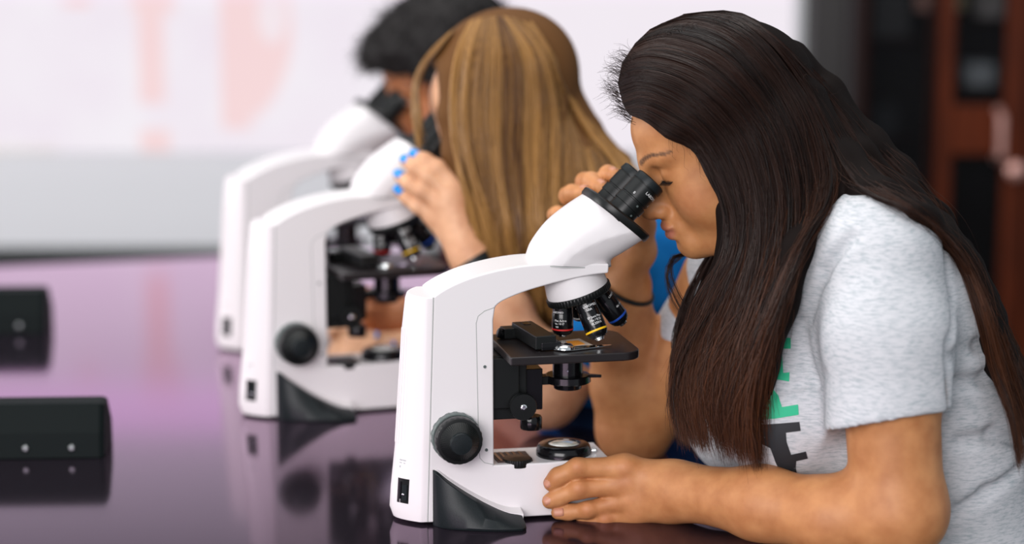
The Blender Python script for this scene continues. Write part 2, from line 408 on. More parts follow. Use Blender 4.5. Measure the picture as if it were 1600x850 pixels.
    for p, yw in ((ha, .6), ((ha*.72+hb*.28)+n_*.0042, 1), ((ha+hb)/2+n_*.0058, 1), ((ha*.25+hb*.75)+n_*.0052, 1), (hb+n_*.0012, .8)):
        p = p+n_*-.0010+Vector((0, 0, -.0008)); secs.append([Vector((p.x, yy[0]*yw, p.z)), Vector((p.x, yy[1]*yw, p.z)), Vector((p.x, yy[1]*yw, p.z))-n_*.004, Vector((p.x, yy[0]*yw, p.z))-n_*.004])
    rec.loft(secs).build('handle_recess', mat('recess_grey', (.56, .58, .56), .4), r_)
    # black foot flares, both sides
    for s_, nm in ((-1, 0), (1, 1)):
        T = spline([LP(*p) for p in [(676, 734), (683, 736), (700, 749), (730, 768), (762, 785), (790, 795), (811, 796)]], 5)
        n = len(T); secs = []
        for i, p in enumerate(T):
            f_ = i/(n-1); out = .003+.040*(math.sin(f_*math.pi*.56))**1.25; 
            topo = .003+out*.42
            z0 = 0.0
            if f_ > .93: out -= .004*(f_-.93)/.07; topo -= .002*(f_-.93)/.07
            bx = p.x
            sec = [(bx, s_*(HW-.003), z0), (bx, s_*(HW-.003), p.z), (bx, s_*(HW+topo*.55), p.z), (bx, s_*(HW+topo), p.z-.003), (bx, s_*(HW+out*.85), max(p.z*.5, .002)), (bx, s_*(HW+out), .003), (bx, s_*(HW+out-.001), 0)]
            if s_ > 0: sec = sec[::-1]
            secs.append(sec)
        MB().loft(secs).build('foot', m_rub, r_, ang=55, bevel=.0008)
        secs = []
        for i, p in enumerate(T[2:]):
            f_ = i/(n-3); out = .001+.016*f_**1.1
            q = p+Vector((.0012, 0, .0028))
            secs.append([(q.x, s_*(HW-.003), q.z+.0003), (q.x, s_*(HW-.003), q.z-.010), (q.x, s_*(HW+out), q.z-.010), (q.x, s_*(HW+out), q.z-.003)])
        MB().loft(secs).build('foot_flange', m_white, r_, ang=55)
    # focus knobs
    for s_ in (-1, 1):
        c = LP(711, 681, -HW); c.y = s_*HW; ax = (0, s_, 0)
        kb = MB().lathe([(.0260, -.002), (.0266, .001), (.0266, .009), (.0258, .0105)], c, ax, 96, 18, .0006, (-1, .0095)).build('coarse_knob', m_greyr, r_, ang=50)
        MB().lathe([(.0246, .010), (.0250, .0155), (.0254, .017), (.0254, .024), (.0244, .0262), (.0215, .0268)], c, ax, 144, 24, .00035, (.0165, .0245)).build('knob_rim', m_black, kb, ang=50)
        MB().lathe([(.0212, .0265), (.0206, .0278), (.0122, .034), (.0118, .0345)], c, ax, 240, 60, .00035, (.0275, .0355)).build('fine_knob', m_black, kb, ang=50)
        MB().lathe([(.0120, .034), (.0118, .0375), (.0110, .0385), (.006, .0392), (.0005, .0394)], c, ax, 48).build('knob_cap', m_rub, kb)
    # binocular head
    Bk = [(824, 405), (833, 381), (857, 349), (889, 323), (920, 303)]; Fr = [(951.5, 410), (952, 401), (967, 391), (984, 379), (999, 368)]
    wd = [.038, .040, .043, .046, .048]
    Bs = spline([LP(*p, 0) for p in Bk], 5); Fs = spline([LP(*p, 0) for p in Fr], 5); ws = np.interp(np.linspace(0, 4, len(Bs)), range(5), wd)
    secs = []
    nS = len(Bs); us = np.concatenate([-np.cos(np.linspace(0, math.pi, 21))])
    for i_, (a, b2, w_) in enumerate(zip(Bs, Fs, ws)):
        f_ = i_/(nS-1); uc = -.35+.80*f_**1.1; c = (a+b2)/2; h = (b2-a)/2; sec = []
        def wid(u):
            q = (u-uc)/(1-uc) if u > uc else (uc-u)/(1+uc)
            q = min(abs(q), 1); p_ = 3.4; return w_*(.84*(max(0, 1-q**p_))**(1/p_)+.16*(1-q))
        uu = sorted(list(us)+[uc]); near = [c+h*u+Vector((0, -wid(u), 0)) for u in uu]; far = [c+h*u+Vector((0, wid(u), 0)) for u in uu[::-1][1:-1]]
        secs.append(near+far)
    MB().loft(secs).build('binocular_head', m_white, r_, ang=60)
    head = r_.children[-1]
    c0 = (Bs[0]+Fs[0])/2
    s0 = [c0+(p-c0)*1.004 for p in secs[0]]
    MB().loft([[p+Vector((0, 0, -.0016)) for p in s0], [p+Vector((0, 0, -.0004)) for p in s0]]).build('head_seam', m_seam, head)
    # collar
    a, b2 = LP(916, 301, 0), LP(1003, 372, 0); c = (a+b2)/2; h = (b2-a)/2; n_ = Vector((-h.z, 0, h.x)).normalized()
    if n_.z < 0: n_ = -n_
    def oval(k1, k2, off): return [c+n_*off+h*k1*math.copysign(abs(math.cos(t))**.7, math.cos(t))+Vector((0, .051*k2*math.copysign(abs(math.sin(t))**.75, math.sin(t)), 0)) for t in [2*math.pi*k_/48 for k_ in range(48)]]
    MB().loft([oval(.97, .98, -.003), oval(1.0, 1.0, -.001), oval(1.0, 1.0, .0045), oval(.96, .97, .0062), oval(.9, .9, .0066)]).build('collar', m_black, head, ang=40)
    col = head.children[-1]
    # eyepieces
    ax = dxz((967, 336), (1021, 279), -.03)
    for s_ in (-1, 1):
        b0 = LP(967, 336, -.03); b0.y = s_*.0295; 
        tb = MB().lathe([(.0150, -.006), (.0160, .002), (.0160, .0125), (.0172, .0130), (.0172, .0215), (.0155, .0220), (.0155, .0235), (.0168, .024), (.0168, .0408), (.0158, .0412), (.0158, .0425)], b0, ax, 64).build('eyepiece', m_black, head, ang=30)
        MB().lathe([(.0172, .0425), (.0175, .044), (.0170, .0500), (.0150, .0512), (.0120, .0512), (.0115, .0470), (.0005, .0465)], b0, ax, 64).build('eyecup', m_rub, tb, ang=30)
        ax_ = Vector(ax); e1 = Vector((0, -1, 0)); e2 = ax_.cross(e1)   # e2 points along circumference
        def cyl(x, y, h0, a0, rad=.0171, turn=0):
            if turn: x, y = -y, x
            a = a0+x/rad
            return b0+ax_*(h0+y)+(e1*math.cos(a)+e2*math.sin(a))*rad
        if s_ < 0:
            q = -1 if e2.x > 0 else 1
            text_mesh('LABOMED', .0046, lambda x, y: cyl(q*-x, y, .0345, q*-.62, .01705, 0), 'lettering', m_txt, tb)
            text_mesh('-2', .0042, lambda x, y: cyl(q*-x, y, .0262, q*-.95, .01705), 'lettering', m_txt, tb)
            text_mesh('0', .0042, lambda x, y: cyl(q*-x, y, .0262, q*.55, .01705), 'lettering', m_txt, tb)
        for h0, a0 in ((.019, -.2), (.0075, -.4)):
            p = cyl(0, 0, h0, (-1 if e2.x > 0 else 1)*a0, .0171 if h0 > .01 else .0158)
            MB().lathe([(.0013, 0), (.0012, .0006), (.0004, .0007)], p, e1*math.cos(a0)+e2*math.sin((-1 if e2.x > 0 else 1)*a0), 10).build('set_screw', m_greyr, tb)
    # nosepiece
    al = R(19); axv = Vector((math.sin(al), 0, -math.cos(al))); u_ = Vector((math.cos(al), 0, math.sin(al)))
    Cn = LP(902, 452, 0)
    hub = MB().lathe([(.0315, -.030), (.0325, -.014), (.0338, -.004), (.0338, .001)], Cn, axv, 64).build('nosepiece_housing', m_white, r_, ang=40)
    MB().lathe([(.0345, .0005), (.0358, .0012), (.0358, .0072), (.034, .0088), (.020, .0125), (.004, .013)], Cn, axv, 240, 60, .0007, (.001, .008)).build('turret_ring', m_black, r_, ang=45)
    tur = r_.children[-1]
    def objective(az, ln, band, rad, txt, step):
        rv = u_*math.cos(az)+Vector((0, 1, 0))*math.sin(az)
        dd = (axv*math.cos(al)+rv*math.sin(al)).normalized(); b0 = Cn+axv*.0075+rv*.0195
        k_ = rad
        pr = [(k_*.93, 0), (k_*.93, .003), (k_*.98, .0035), (k_, ln*.30), (k_*1.0, ln*.31), (k_*1.03, ln*.33), (k_*1.03, ln*.80), (k_*.99, ln*.83), (k_*.86, ln*.9), (k_*.84, ln*.905)]
        ob = MB().lathe(pr, b0, dd, 48).build('objective', m_blackg, tur, ang=30)
        MB().lathe([(k_*1.035, ln*.745), (k_*1.045, ln*.748), (k_*1.045, ln*.785), (k_*1.035, ln*.79)], b0, dd, 48).build('colour_band', band, ob, ang=30)
        MB().lathe([(k_*.50, ln*.9), (k_*.48, ln*.955), (k_*.42, ln*.958), (k_*.40, ln), (k_*.3, ln)], b0, dd, 32).build('front_lens', m_chrome, ob, ang=30)
        MB().lathe([(k_*.7, ln*.9), (k_*.68, ln*.935), (k_*.5, ln*.938)], b0, dd, 32).build('nose_ring', m_blackg, ob, ang=30)
        if txt:
            e1 = Vector((0, -1, 0)); e1 = (e1-dd*e1.dot(dd)).normalized(); e2 = dd.cross(e1)
            if e2.x < 0: e2 = -e2
            for (s, hh, a0, sz_) in txt:
                text_mesh(s, sz_, lambda x, y: b0+dd*(hh-y)+(e1*math.cos(a0+x/(k_*1.04))+e2*math.sin(a0+x/(k_*1.04)))*(k_*1.04), 'lettering', m_txt, ob)
    objective(math.pi, .0375, m_red, .0112, [('LABOMED', .0105, -.75, .0030), ('Plan Achro', .0195, -.45, .0030), ('4x / 0.17', .0228, -.55, .0030), ('160', .0262, -.8, .0026)], 1)
    objective(-math.pi/2, .0475, m_yel, .0116, [('LABOMED', .0105, .15, .0036), ('USA', .0145, -.05, .0034), ('SP Semi Plan', .0232, .15, .0032), ('10x / 0.25', .0268, .15, .0034), ('PL25010', .0305, .15, .0034)], 1)
    objective(0, .050, m_blu, .0112, [('LABOMED', .014, 1.0, .0032), ('40x / 0.65', .028, .9, .0030)], 1)
    objective(math.pi/2, .036, m_whb, .0112, [('LABOMED', .0145, 0, .0030)], 1)
    # stage
    zt = LP(798, 559, -.078).z; xl = LP(798, 559, -.078).x; xr = LP(993, 548, -.045).x; yn, yf = -.078, .046
    rc = .022; pts = [(xl, yn)]+[(xr-rc+rc*math.sin(t), yn+rc-rc*math.cos(t)) for t in np.linspace(0, math.pi/2, 7)]+[(xr-rc+rc*math.cos(t), yf-rc+rc*math.sin(t)) for t in np.linspace(0, math.pi/2, 7)]+[(xl, yf)]
    st = MB().prism(pts, zt-.0092, zt, 'z').build('stage', m_stage, r_, bevel=.0016, seg=3)
    # mechanical slide holder on the stage
    A = LP(853, 541, -.055); A.z = zt; B = LP(815, 516, .028); B.z = zt
    dv = (B-A).normalized(); sv = Vector((dv.y, -dv.x, 0)); w2 = .0115
    def quad(p, q, w_): return [(p-sv*w_).to_2d()[:], (p+sv*w_).to_2d()[:], (q+sv*w_).to_2d()[:], (q-sv*w_).to_2d()[:]]
    sh_ = MB().prism(quad(A, B, w2), zt+.002, zt+.0165, 'z').build('slide_holder', m_black, st, bevel=.0012)
    MB().prism(quad(A+sv*.006-dv*.001, A+sv*.006+dv*.013, .011), zt+.001, zt+.0095, 'z').build('holder_clamp', m_blackg, sh_, bevel=.0008)
    MB().prism(quad(B-sv*.013-dv*.012, B-sv*.013+dv*.006, .010), zt+.0005, zt+.0115, 'z').build('travel_knob_block', m_black, sh_, bevel=.0008)
    q = B-sv*.02-dv*.004; MB().lathe([(.005, 0), (.0055, .002), (.0055, .008), (.004, .009)], (q.x, q.y, zt+.004), (-.9, -.2, .3), 20).build('travel_knob', m_blackg, sh_)
    MB().prism(quad(B-dv*.02, B-dv*.008, .004), zt+.0165, zt+.0172, 'z').build('holder_slot', m_blackg, sh_)
    arm_ = [LP(*p, -.05) for p in ((838, 541), (852, 548), (876, 553), (893, 552))]+[LP(955, 541, -.045)]+[LP(953, 538.5, -.043), LP(893, 545, -.045), LP(868, 544, -.042), LP(845, 538, -.045)]
    MB().prism([(p.x, -.062+(.018 if i > 4 else (0 if 1 < i < 4 else .014))) for i, p in enumerate(arm_)], zt+.0012, zt+.0022, 'z').build('slide_clip', m_chrome, st)
    p = LP(882, 548, -.052)
    MB().lathe([(.0108, .0022), (.0104, .0040), (.0076, .0066), (.003, .0075), (.0003, .0078)], (p.x, -.054, zt), (0, 0, 1), 32).build('clip_button', m_chrome, st)
    # focusing block, bracket, condenser
    xc = LP(772, 600).x
    MB().box((xc-.004, -.024, LP(772, 655, -.02).z), (LP(822, 600, -.02).x, .024, zt-.0095)).box((xc-.004, -.030, LP(772, 640, -.03).z), (LP(812, 600, -.03).x, -.02, zt-.0105)).build('focus_block', m_black, r_, bevel=.0015)
    MB().box((LP(822, 600, -.02).x, -.018, LP(820, 642, -.02).z), (LP(848, 600, -.018).x, .018, LP(820, 578, -.02).z)).build('condenser_bracket', m_blackg, r_, bevel=.001)
    c = LP(815, 633, -.030)
    kn = MB().lathe([(.006, -.004), (.006, .002), (.0142, .003), (.0148, .004), (.0148, .009), (.014, .0102), (.004, .0104)], c, (0, -1, 0), 64, 32, .0003, (.0035, .0095)).build('condenser_knob', m_black, r_, ang=35)
    MB().lathe([(.0033, .0100), (.0033, .0118), (.002, .0122), (.0015, .011)], c, (0, -1, 0), 20).build('knob_screw', m_chrome, kn)
    c = LP(830, 652, -.012); MB().lathe([(.0105, -.002), (.0118, 0), (.0118, .0115), (.011, .0125)], c, (0, 0, -1), 48, 24, .0003, (0, .012)).build('condenser_focus_knob', m_blackg, r_)
    c = LP(887, 600, 0); c.z = zt-.0092-.016
    cn = MB().lathe([(.0165, -.0158), (.0165, 0), (.0165, .0125), (.0235, .0128), (.0250, .0138), (.0252, .0205), (.0240, .0215), (.0160, .022), (.0150, .028), (.0145, .0285)], c, (0, 0, -1), 64).build('condenser', m_blackg, r_, ang=30)
    MB().box((LP(838, 590).x, -.008, c.z-.022), (c.x, .008, c.z-.013)).build('condenser_arm', m_black, cn, bevel=.0008)
    MB().prism([(c.x+.01, -.010), (c.x+.034, -.014), (c.x+.035, -.011), (c.x+.012, .002)], c.z-.0155, c.z-.0125, 'z').build('aperture_lever', m_blackg, cn, bevel=.0005)
    MB().lathe([(.0012, 0), (.001, .0008)], c+Vector((-.004, -.0162, -.006)), (-.1, -1, 0), 10).build('set_screw', m_chrome, cn)
    # base: illuminator, vents, brightness wheel
    zb = LP(900, 720, -HW).z
    c = LP(881, 717, 0); c.z = zb+.001
    c = Vector((LP(881, 712, -.004).x, -.003, zb))
    il = MB().lathe([(.0300, -.002), (.0302, .004), (.0285, .0100), (.0260, .0118), (.0175, .0124), (.0172, .0112)], c, (0, 0, 1), 72).build('illuminator', m_blackg, r_, ang=40)
    MB().lathe([(.0172, .0105), (.0168, .0115), (.012, .0128), (.006, .0134), (.0003, .0136)], c, (0, 0, 1), 48).build('field_lens', m_lens, il, ang=60)
    MB().lathe([(.0025, 0), (.0025, .004), (.0012, .005)], c+Vector((.030, -.008, .004)), (1, -.3, .2), 12).build('latch', m_chrome, il)
    z1 = LP(800, 724, -HW).z
    b = MB(); x0_, x1_ = LP(776, 720, -.02).x, LP(829, 720, -.02).x
    vt = MB().box((x0_, -.027, z1-.002), (x1_+.001, .012, z1+.0006)).build('vent_grille', mat('vent_dark', (.045, .025, .022), .5), r_, smooth=False)
    for i in range(5):
        X = x0_+.003+i*.0068; b.prism([(X, -.026), (X+.0030, -.026), (X+.0015, .011), (X-.0015, .011)], z1+.0006, z1+.0011, 'z')
    b.build('vent_bar', m_blackg, vt, smooth=False)
    cw = LP(811, 727, -.03); MB().lathe([(.0155, -.006), (.016, -.005), (.016, .0012), (.0152, .002), (.003, .003)], (cw.x, -.0205, z1), (0, 0, 1), 96, 32, .0005, (-.0055, .002)).build('brightness_wheel', m_black, r_)
    return r_
def b_name(par, st_):
    for c in par.children:
        if c.name.startswith(st_): return c.name
scope = build_scope()
def place_scope(o, loc, rz, label):
    o.location = loc; o.rotation_euler = (0, 0, rz); tag(o, label, 'microscope', 'white microscopes in a row on the table')
place_scope(scope, O1, SA, 'sharp white microscope in front, used by the dark-haired woman in the grey shirt')
s2 = copy_tree(scope); p = WT(426, 655); a2 = R(19)
place_scope(s2, p+Vector((-math.sin(a2), math.cos(a2), 0))*HW, a2, 'middle white microscope, held by the hand with blue nails')
s3 = copy_tree(scope); p = WT(384, 550); a3 = R(20)
place_scope(s3, p+Vector((-math.sin(a3), math.cos(a3), 0))*HW, a3, 'farthest white microscope, partly hidden behind the middle one, used by the man')
# the specimen slide
zt_w = TZ+LP(798, 559, -.078).z
def stage_pt(px, py): return WT(px, py, zt_w)
pp = [stage_pt(*q) for q in ((872, 535), (905, 531), (930, 543), (893, 548))]
sl = MB().prism([(p.x, p.y) for p in pp], zt_w+.0004, zt_w+.0016, 'z').build('specimen_slide', mat('slide_glass', (.55, .50, .45), .15, spec=.6), smooth=False)
tag(sl, 'glass specimen slide with orange stained specimen on the front microscope stage', 'slide')
pp = [stage_pt(*q) for q in ((884, 536), (903, 534.5), (914, 540), (893, 543))]
MB().prism([(p.x, p.y) for p in pp], zt_w+.0016, zt_w+.0020, 'z').build('specimen', mat('orange_specimen', (.75, .28, .03), .4), sl, smooth=False)
# ---------------------------------------------------------------- implicit body modelling (one continuous skin per figure)
V3 = lambda p: np.array(p, dtype=np.float32)
def p_cap(a, b, ra, rb=None):
    rb = ra if rb is None else rb; a = V3(a); b = V3(b); ab = b-a; L2_ = max(float(ab@ab), 1e-9); rm = max(ra, rb)
    def fn(P):
        h = np.clip(((P-a)@ab)/L2_, 0, 1); return np.linalg.norm(P-a-h[:, None]*ab, axis=1)-(ra+(rb-ra)*h)
    return dict(fn=fn, lo=np.minimum(a, b)-rm, hi=np.maximum(a, b)+rm)
def p_ell(c, r, Rm=None):
    c = V3(c); r = V3(r); Rn = np.eye(3, dtype=np.float32) if Rm is None else np.array(Rm, dtype=np.float32); m = float(r.max())
    ext = np.sqrt(((Rn*r[None, :])**2).sum(1))
    def fn(P):
        q = (P-c)@Rn; k0 = np.linalg.norm(q/r, axis=1); k1 = np.linalg.norm(q/(r*r), axis=1); return k0*(k0-1)/np.maximum(k1, 1e-6)
    return dict(fn=fn, lo=c-ext, hi=c+ext)
def p_half(c, n, size=.3):
    c = V3(c); n = V3(n); n = n/np.linalg.norm(n)
    return dict(fn=lambda P: (P-c)@n, lo=c-size, hi=c+size)
def smin(a, b, k):
    if k <= 0: return np.minimum(a, b)
    h = np.clip(.5+.5*(b-a)/k, 0, 1); return b+(a-b)*h-k*h*(1-h)
def O(prim, op='u', k=.01): d = dict(prim); d['op'] = op; d['k'] = k; return d
def evalp(prims, P, D=None):
    D = np.full(len(P), 1.0, dtype=np.float32) if D is None else D
    for p in prims:
        v = p['fn'](P)
        if p['op'] == 'u': D = smin(D, v, p['k'])
        elif p['op'] == 's': D = -smin(-D, v, p['k'])
        elif p['op'] == 'i': D = -smin(-D, -v, p['k'])
        elif p['op'] == 'd': D = D+v
    return D
def grp(prims):
    us = [p for p in prims if p['op'] == 'u']
    return dict(fn=lambda P: evalp(prims, P), lo=np.min([p['lo'] for p in us], 0), hi=np.max([p['hi'] for p in us], 0))
def xf(prim, Oc, Rm, s):
    Oc = V3(Oc); Rn = np.array(Rm, dtype=np.float32); f = prim['fn']; lo, hi = prim['lo'], prim['hi']
    c = np.array([[(lo, hi)[i][0], (lo, hi)[j][1], (lo, hi)[k][2]] for i in (0, 1) for j in (0, 1) for k in (0, 1)])
    wc = (c*s)@Rn.T+Oc
    d = dict(prim); d.update(fn=lambda P: f(((P-Oc)@Rn)/s)*s, lo=wc.min(0), hi=wc.max(0)); 
    if 'k' in d: d['k'] = d['k']*s
    return d
def chain(pts, rad, k=.006):
    return [O(p_cap(pts[i], pts[i+1], rad[i], rad[i+1]), 'u', k) for i in range(len(pts)-1)]
def mesh_sdf(prims, h, name, margin=.066, N=24):
    us = [p for p in prims if p['op'] == 'u']
    lo = np.min([p['lo'] for p in us], 0)-3*h; hi = np.max([p['hi'] for p in us], 0)+3*h
    nb = np.ceil((hi-lo)/(N*h)).astype(int); g = np.arange(N+1); keysV = []; posV = []; quads = []
    K = int(nb.max()*N+4)
    off = np.array([[0, 0, 0], [1, 0, 0], [0, 1, 0], [1, 1, 0], [0, 0, 1], [1, 0, 1], [0, 1, 1], [1, 1, 1]])
    edges = [(0, 1), (2, 3), (4, 5), (6, 7), (0, 2), (1, 3), (4, 6), (5, 7), (0, 4), (1, 5), (2, 6), (3, 7)]
    for bi in range(nb[0]):
        for bj in range(nb[1]):
            for bk in range(nb[2]):
                b0 = lo+np.array([bi, bj, bk])*N*h; b1 = b0+N*h
                pr = [p for p in prims if np.all(p['lo']-margin < b1) and np.all(p['hi']+margin > b0)]
                if not any(p['op'] == 'u' for p in pr): continue
                cs = np.array([[x, y, z] for x in (0, .5, 1) for y in (0, .5, 1) for z in (0, .5, 1)])*N*h+b0
                d = evalp(pr, cs.astype(np.float32))
                if np.abs(d).min() > N*h*.62 and (np.all(d > 0) or np.all(d < 0)): continue
                G = np.stack(np.meshgrid(g, g, g, indexing='ij'), -1).reshape(-1, 3)
                P = (G*h+b0).astype(np.float32); D = evalp(pr, P).reshape(N+1, N+1, N+1)
                if D.min() > 0 or D.max() < 0: continue
                base = np.array([bi, bj, bk])*N
                cor = np.stack([D[o[0]:N+o[0], o[1]:N+o[1], o[2]:N+o[2]] for o in off], -1); ins = cor < 0
                act = ins.any(-1) & ~ins.all(-1); idx = np.argwhere(act)
                if len(idx) == 0: continue
                cv = cor[act]; acc = np.zeros((len(idx), 3)); cnt = np.zeros(len(idx))
                for a, b in edges:
                    va, vb = cv[:, a], cv[:, b]; m = (va < 0) != (vb < 0)
                    t = np.where(m, va/np.where(m, va-vb, 1), 0)
                    pt = off[a]+(off[b]-off[a])*t[:, None]; acc += pt*m[:, None]; cnt += m
                pos = (idx+acc/cnt[:, None])*h+b0; gi = idx+base+1
                keysV.append((gi[:, 0]*K+gi[:, 1])*K+gi[:, 2]); posV.append(pos)
                sgn = D < 0
                for ax in range(3):
                    sl0 = [slice(0, N)]*3; sl1 = [slice(0, N)]*3; sl1[ax] = slice(1, N+1)
                    A = sgn[tuple(sl0)]; B = sgn[tuple(sl1)]; e = np.argwhere(A != B)
                    if len(e) == 0: continue
                    flip = A[e[:, 0], e[:, 1], e[:, 2]]; ge = e+base+1; u, v = (ax+1) % 3, (ax+2) % 3; qs = []
                    for du, dv in ((0, 0), (-1, 0), (-1, -1), (0, -1)):
                        c = ge.copy(); c[:, u] += du; c[:, v] += dv; qs.append((c[:, 0]*K+c[:, 1])*K+c[:, 2])
                    q = np.stack(qs, 1); q[~flip] = q[~flip][:, ::-1]; quads.append(q)
    kv = np.concatenate(keysV); pv = np.concatenate(posV); order = np.argsort(kv); kv = kv[order]; pv = pv[order]
    q = np.concatenate(quads); ii = np.searchsorted(kv, q); ii = np.minimum(ii, len(kv)-1)
    ok = (kv[ii] == q).all(1); ii = ii[ok]
    me = bpy.data.meshes.new(name); fast_mesh(me, pv, ii); return me
def fast_mesh(me, V, F):
    n = F.shape[1]; me.vertices.add(len(V)); me.vertices.foreach_set('co', V.astype(np.float32).ravel())
    me.loops.add(F.size); me.loops.foreach_set('vertex_index', F.astype(np.int32).ravel())
    me.polygons.add(len(F)); me.polygons.foreach_set('loop_start', np.arange(0, F.size, n, dtype=np.int32))
    me.polygons.foreach_set('loop_total', np.full(len(F), n, dtype=np.int32)); me.polygons.foreach_set('use_smooth', np.ones(len(F), dtype=bool))
    me.update(calc_edges=True)
def coords(me):
    a = np.empty(len(me.vertices)*3, dtype=np.float32); me.vertices.foreach_get('co', a); return a.reshape(-1, 3)
def paint(me, col, name='tint'):
    at = me.attributes.new(name, 'FLOAT_COLOR', 'POINT'); c = np.ones((len(me.vertices), 4), dtype=np.float32); c[:, :3] = col; at.data.foreach_set('color', c.ravel())
def skin_mat(name, rough=.52):
    m = mat(name, (.6, .35, .2), rough, spec=.4, sss=.12)
    a = nd(m, 'ShaderNodeAttribute', attribute_name='tint'); tc = nd(m, 'ShaderNodeTexCoord')
    n = nd(m, 'ShaderNodeTexNoise'); n.inputs['Scale'].default_value = 45; n.inputs['Detail'].default_value = 5
    r = nd(m, 'ShaderNodeValToRGB'); r.color_ramp.elements[0].position = .3; r.color_ramp.elements[1].position = .7
    r.color_ramp.elements[0].color = (.78, .68, .62, 1); r.color_ramp.elements[1].color = (1.04, 1.04, 1.04, 1)
    mx = nd(m, 'ShaderNodeMix', data_type='RGBA', blend_type='MULTIPLY'); mx.inputs[0].default_value = 1
    lk(m, tc.outputs['Object'], n.inputs[0]); lk(m, n.outputs[0], r.inputs[0]); lk(m, a.outputs['Color'], mx.inputs[6]); lk(m, r.outputs[0], mx.inputs[7])
    lk(m, mx.outputs[2], bsdf(m).inputs['Base Color'])
    n2 = nd(m, 'ShaderNodeTexNoise'); n2.inputs['Scale'].default_value = 700; n2.inputs['Detail'].default_value = 2
    bp = nd(m, 'ShaderNodeBump'); bp.inputs['Strength'].default_value = .18; bp.inputs['Distance'].default_value = .0005
    lk(m, tc.outputs['Object'], n2.inputs[0]); lk(m, n2.outputs[0], bp.inputs['Height']); lk(m, bp.outputs[0], bsdf(m).inputs['Normal'])
    return m
def head_frame(px, py, Y, pitch, yaw, roll=0):
    F = Vector((-math.cos(yaw)*math.cos(pitch), -math.sin(yaw)*math.cos(pitch), -math.sin(pitch)))
    Lf = Vector((0, 0, 1)).cross(F).normalized(); U = F.cross(Lf).normalized()
    if roll:
        q = Matrix.Rotation(roll, 3, F); Lf = q@Lf; U = q@U
    return W(px, py, Y), Matrix((F, Lf, U)).transposed()
def head_prims(Oc, Rm, s, cheek=1.0, nose=1.0):
    P = []
    def a(pr, op='u', k=.02): P.append(O(pr, op, k))
    a(p_ell((-.012, 0, .030), (.097, .076, .083)))
    a(p_ell((.030, 0, -.025), (.056, .062, .080)), k=.03)
    a(p_ell((.038, 0, .042), (.053, .058, .045)), k=.02)
    a(p_cap((.0, .053, -.050), (.056, .022, -.098), .016), k=.03); a(p_cap((.0, -.053, -.050), (.056, -.022, -.098), .016), k=.03)
    a(p_ell((.045, 0, -.078), (.042, .036, .034)), k=.02)
    a(p_ell((.078, 0, -.098), (.017, .020, .014)), k=.014)
    for sd in (1, -1):
        a(p_ell((.052, sd*.036, -.036), (.030, .026, .030*cheek)), k=.02)
        a(p_cap((.085, sd*.012, .020), (.070, sd*.044, .022), .009, .008), k=.012)
        a(p_ell((.089, sd*.030, .001), (.009, .014, .010)), 's', .009)
        a(p_ell((.0715, sd*.031, -.001), (.0125, .0135, .0115)), k=.003)
        a(p_cap((.0815, sd*.021, -.0065), (.0755, sd*.043, -.0050), .0018), k=.002)
    a(p_cap((.088, 0, .012), (.106, 0, -.030), .0092, .0108), k=.016)
    a(p_ell((.088, 0, -.024), (.018, .0145, .032)), k=.010)
    a(p_ell((.1085, 0, -.037), (.0115, .0125, .0105)), k=.010)
    for sd in (1, -1):
        a(p_ell((.0995, sd*.0125, -.041), (.0095, .0065, .0075)), k=.005)
        a(p_ell((.104, sd*.0065, -.0475), (.0045, .0030, .0035)), 's', .002)
    a(p_ell((.088, 0, -.066), (.014, .025, .019)), k=.012)
    a(p_ell((.0995, 0, -.0605), (.0078, .0205, .0064)), k=.003)
    a(p_ell((.0980, 0, -.0715), (.0086, .0185, .0076)), k=.003)
    a(p_cap((.107, 0, -.0655), (.090, .0215, -.0670), .0014, .0004), 's', .002); a(p_cap((.107, 0, -.0655), (.090, -.0215, -.0670), .0014, .0004), 's', .002)
    a(p_ell((.083, 0, -.088), (.016, .026, .016)), k=.012); a(p_ell((.1025, 0, -.0835), (.006, .016, .0045)), 's', .006)
    for sd in (1, -1):
        a(p_ell((-.006, sd*.078, -.008), (.019, .007, .031)), k=.006); a(p_ell((-.003, sd*.085, -.004), (.010, .005, .016)), 's', .003)
    return [xf(p, Oc, Rm, s) for p in P]
def head_tint(V, Oc, Rm, s, col, base, lip=(.38, .125, .085), brow=(.05, .025, .015)):
    q = ((V-V3(Oc))@np.array(Rm, dtype=np.float32))/s
    def el(c, r, p=1.0):
        d = np.linalg.norm((q-V3(c))/V3(r), axis=1); return np.clip((1.25-d)/.35, 0, 1)*p
    def bl(m, c):
        col[:] = col*(1-m[:, None])+np.array(c, dtype=np.float32)*m[:, None]
    bl(el((.104, 0, -.0655), (.016, .021, .0115), .9), lip)
    for sd in (1, -1):
        for t in np.linspace(0, 1, 9):
            bl(el((.097-.026*t**1.5, sd*(.012+.042*t), .0215+.0075*math.sin(t*2.4)), (.012, .0045, .0030-.0012*t), .65), brow)
        bl(el((.055, sd*.047, -.035), (.03, .02, .022), .16), (.62, .22, .14))
        bl(el((.081, sd*.031, -.008), (.008, .0155, .0022), .85), (.02, .012, .01))
    bl(el((.112, 0, -.04), (.014, .016, .012), .15), (.6, .2, .13))
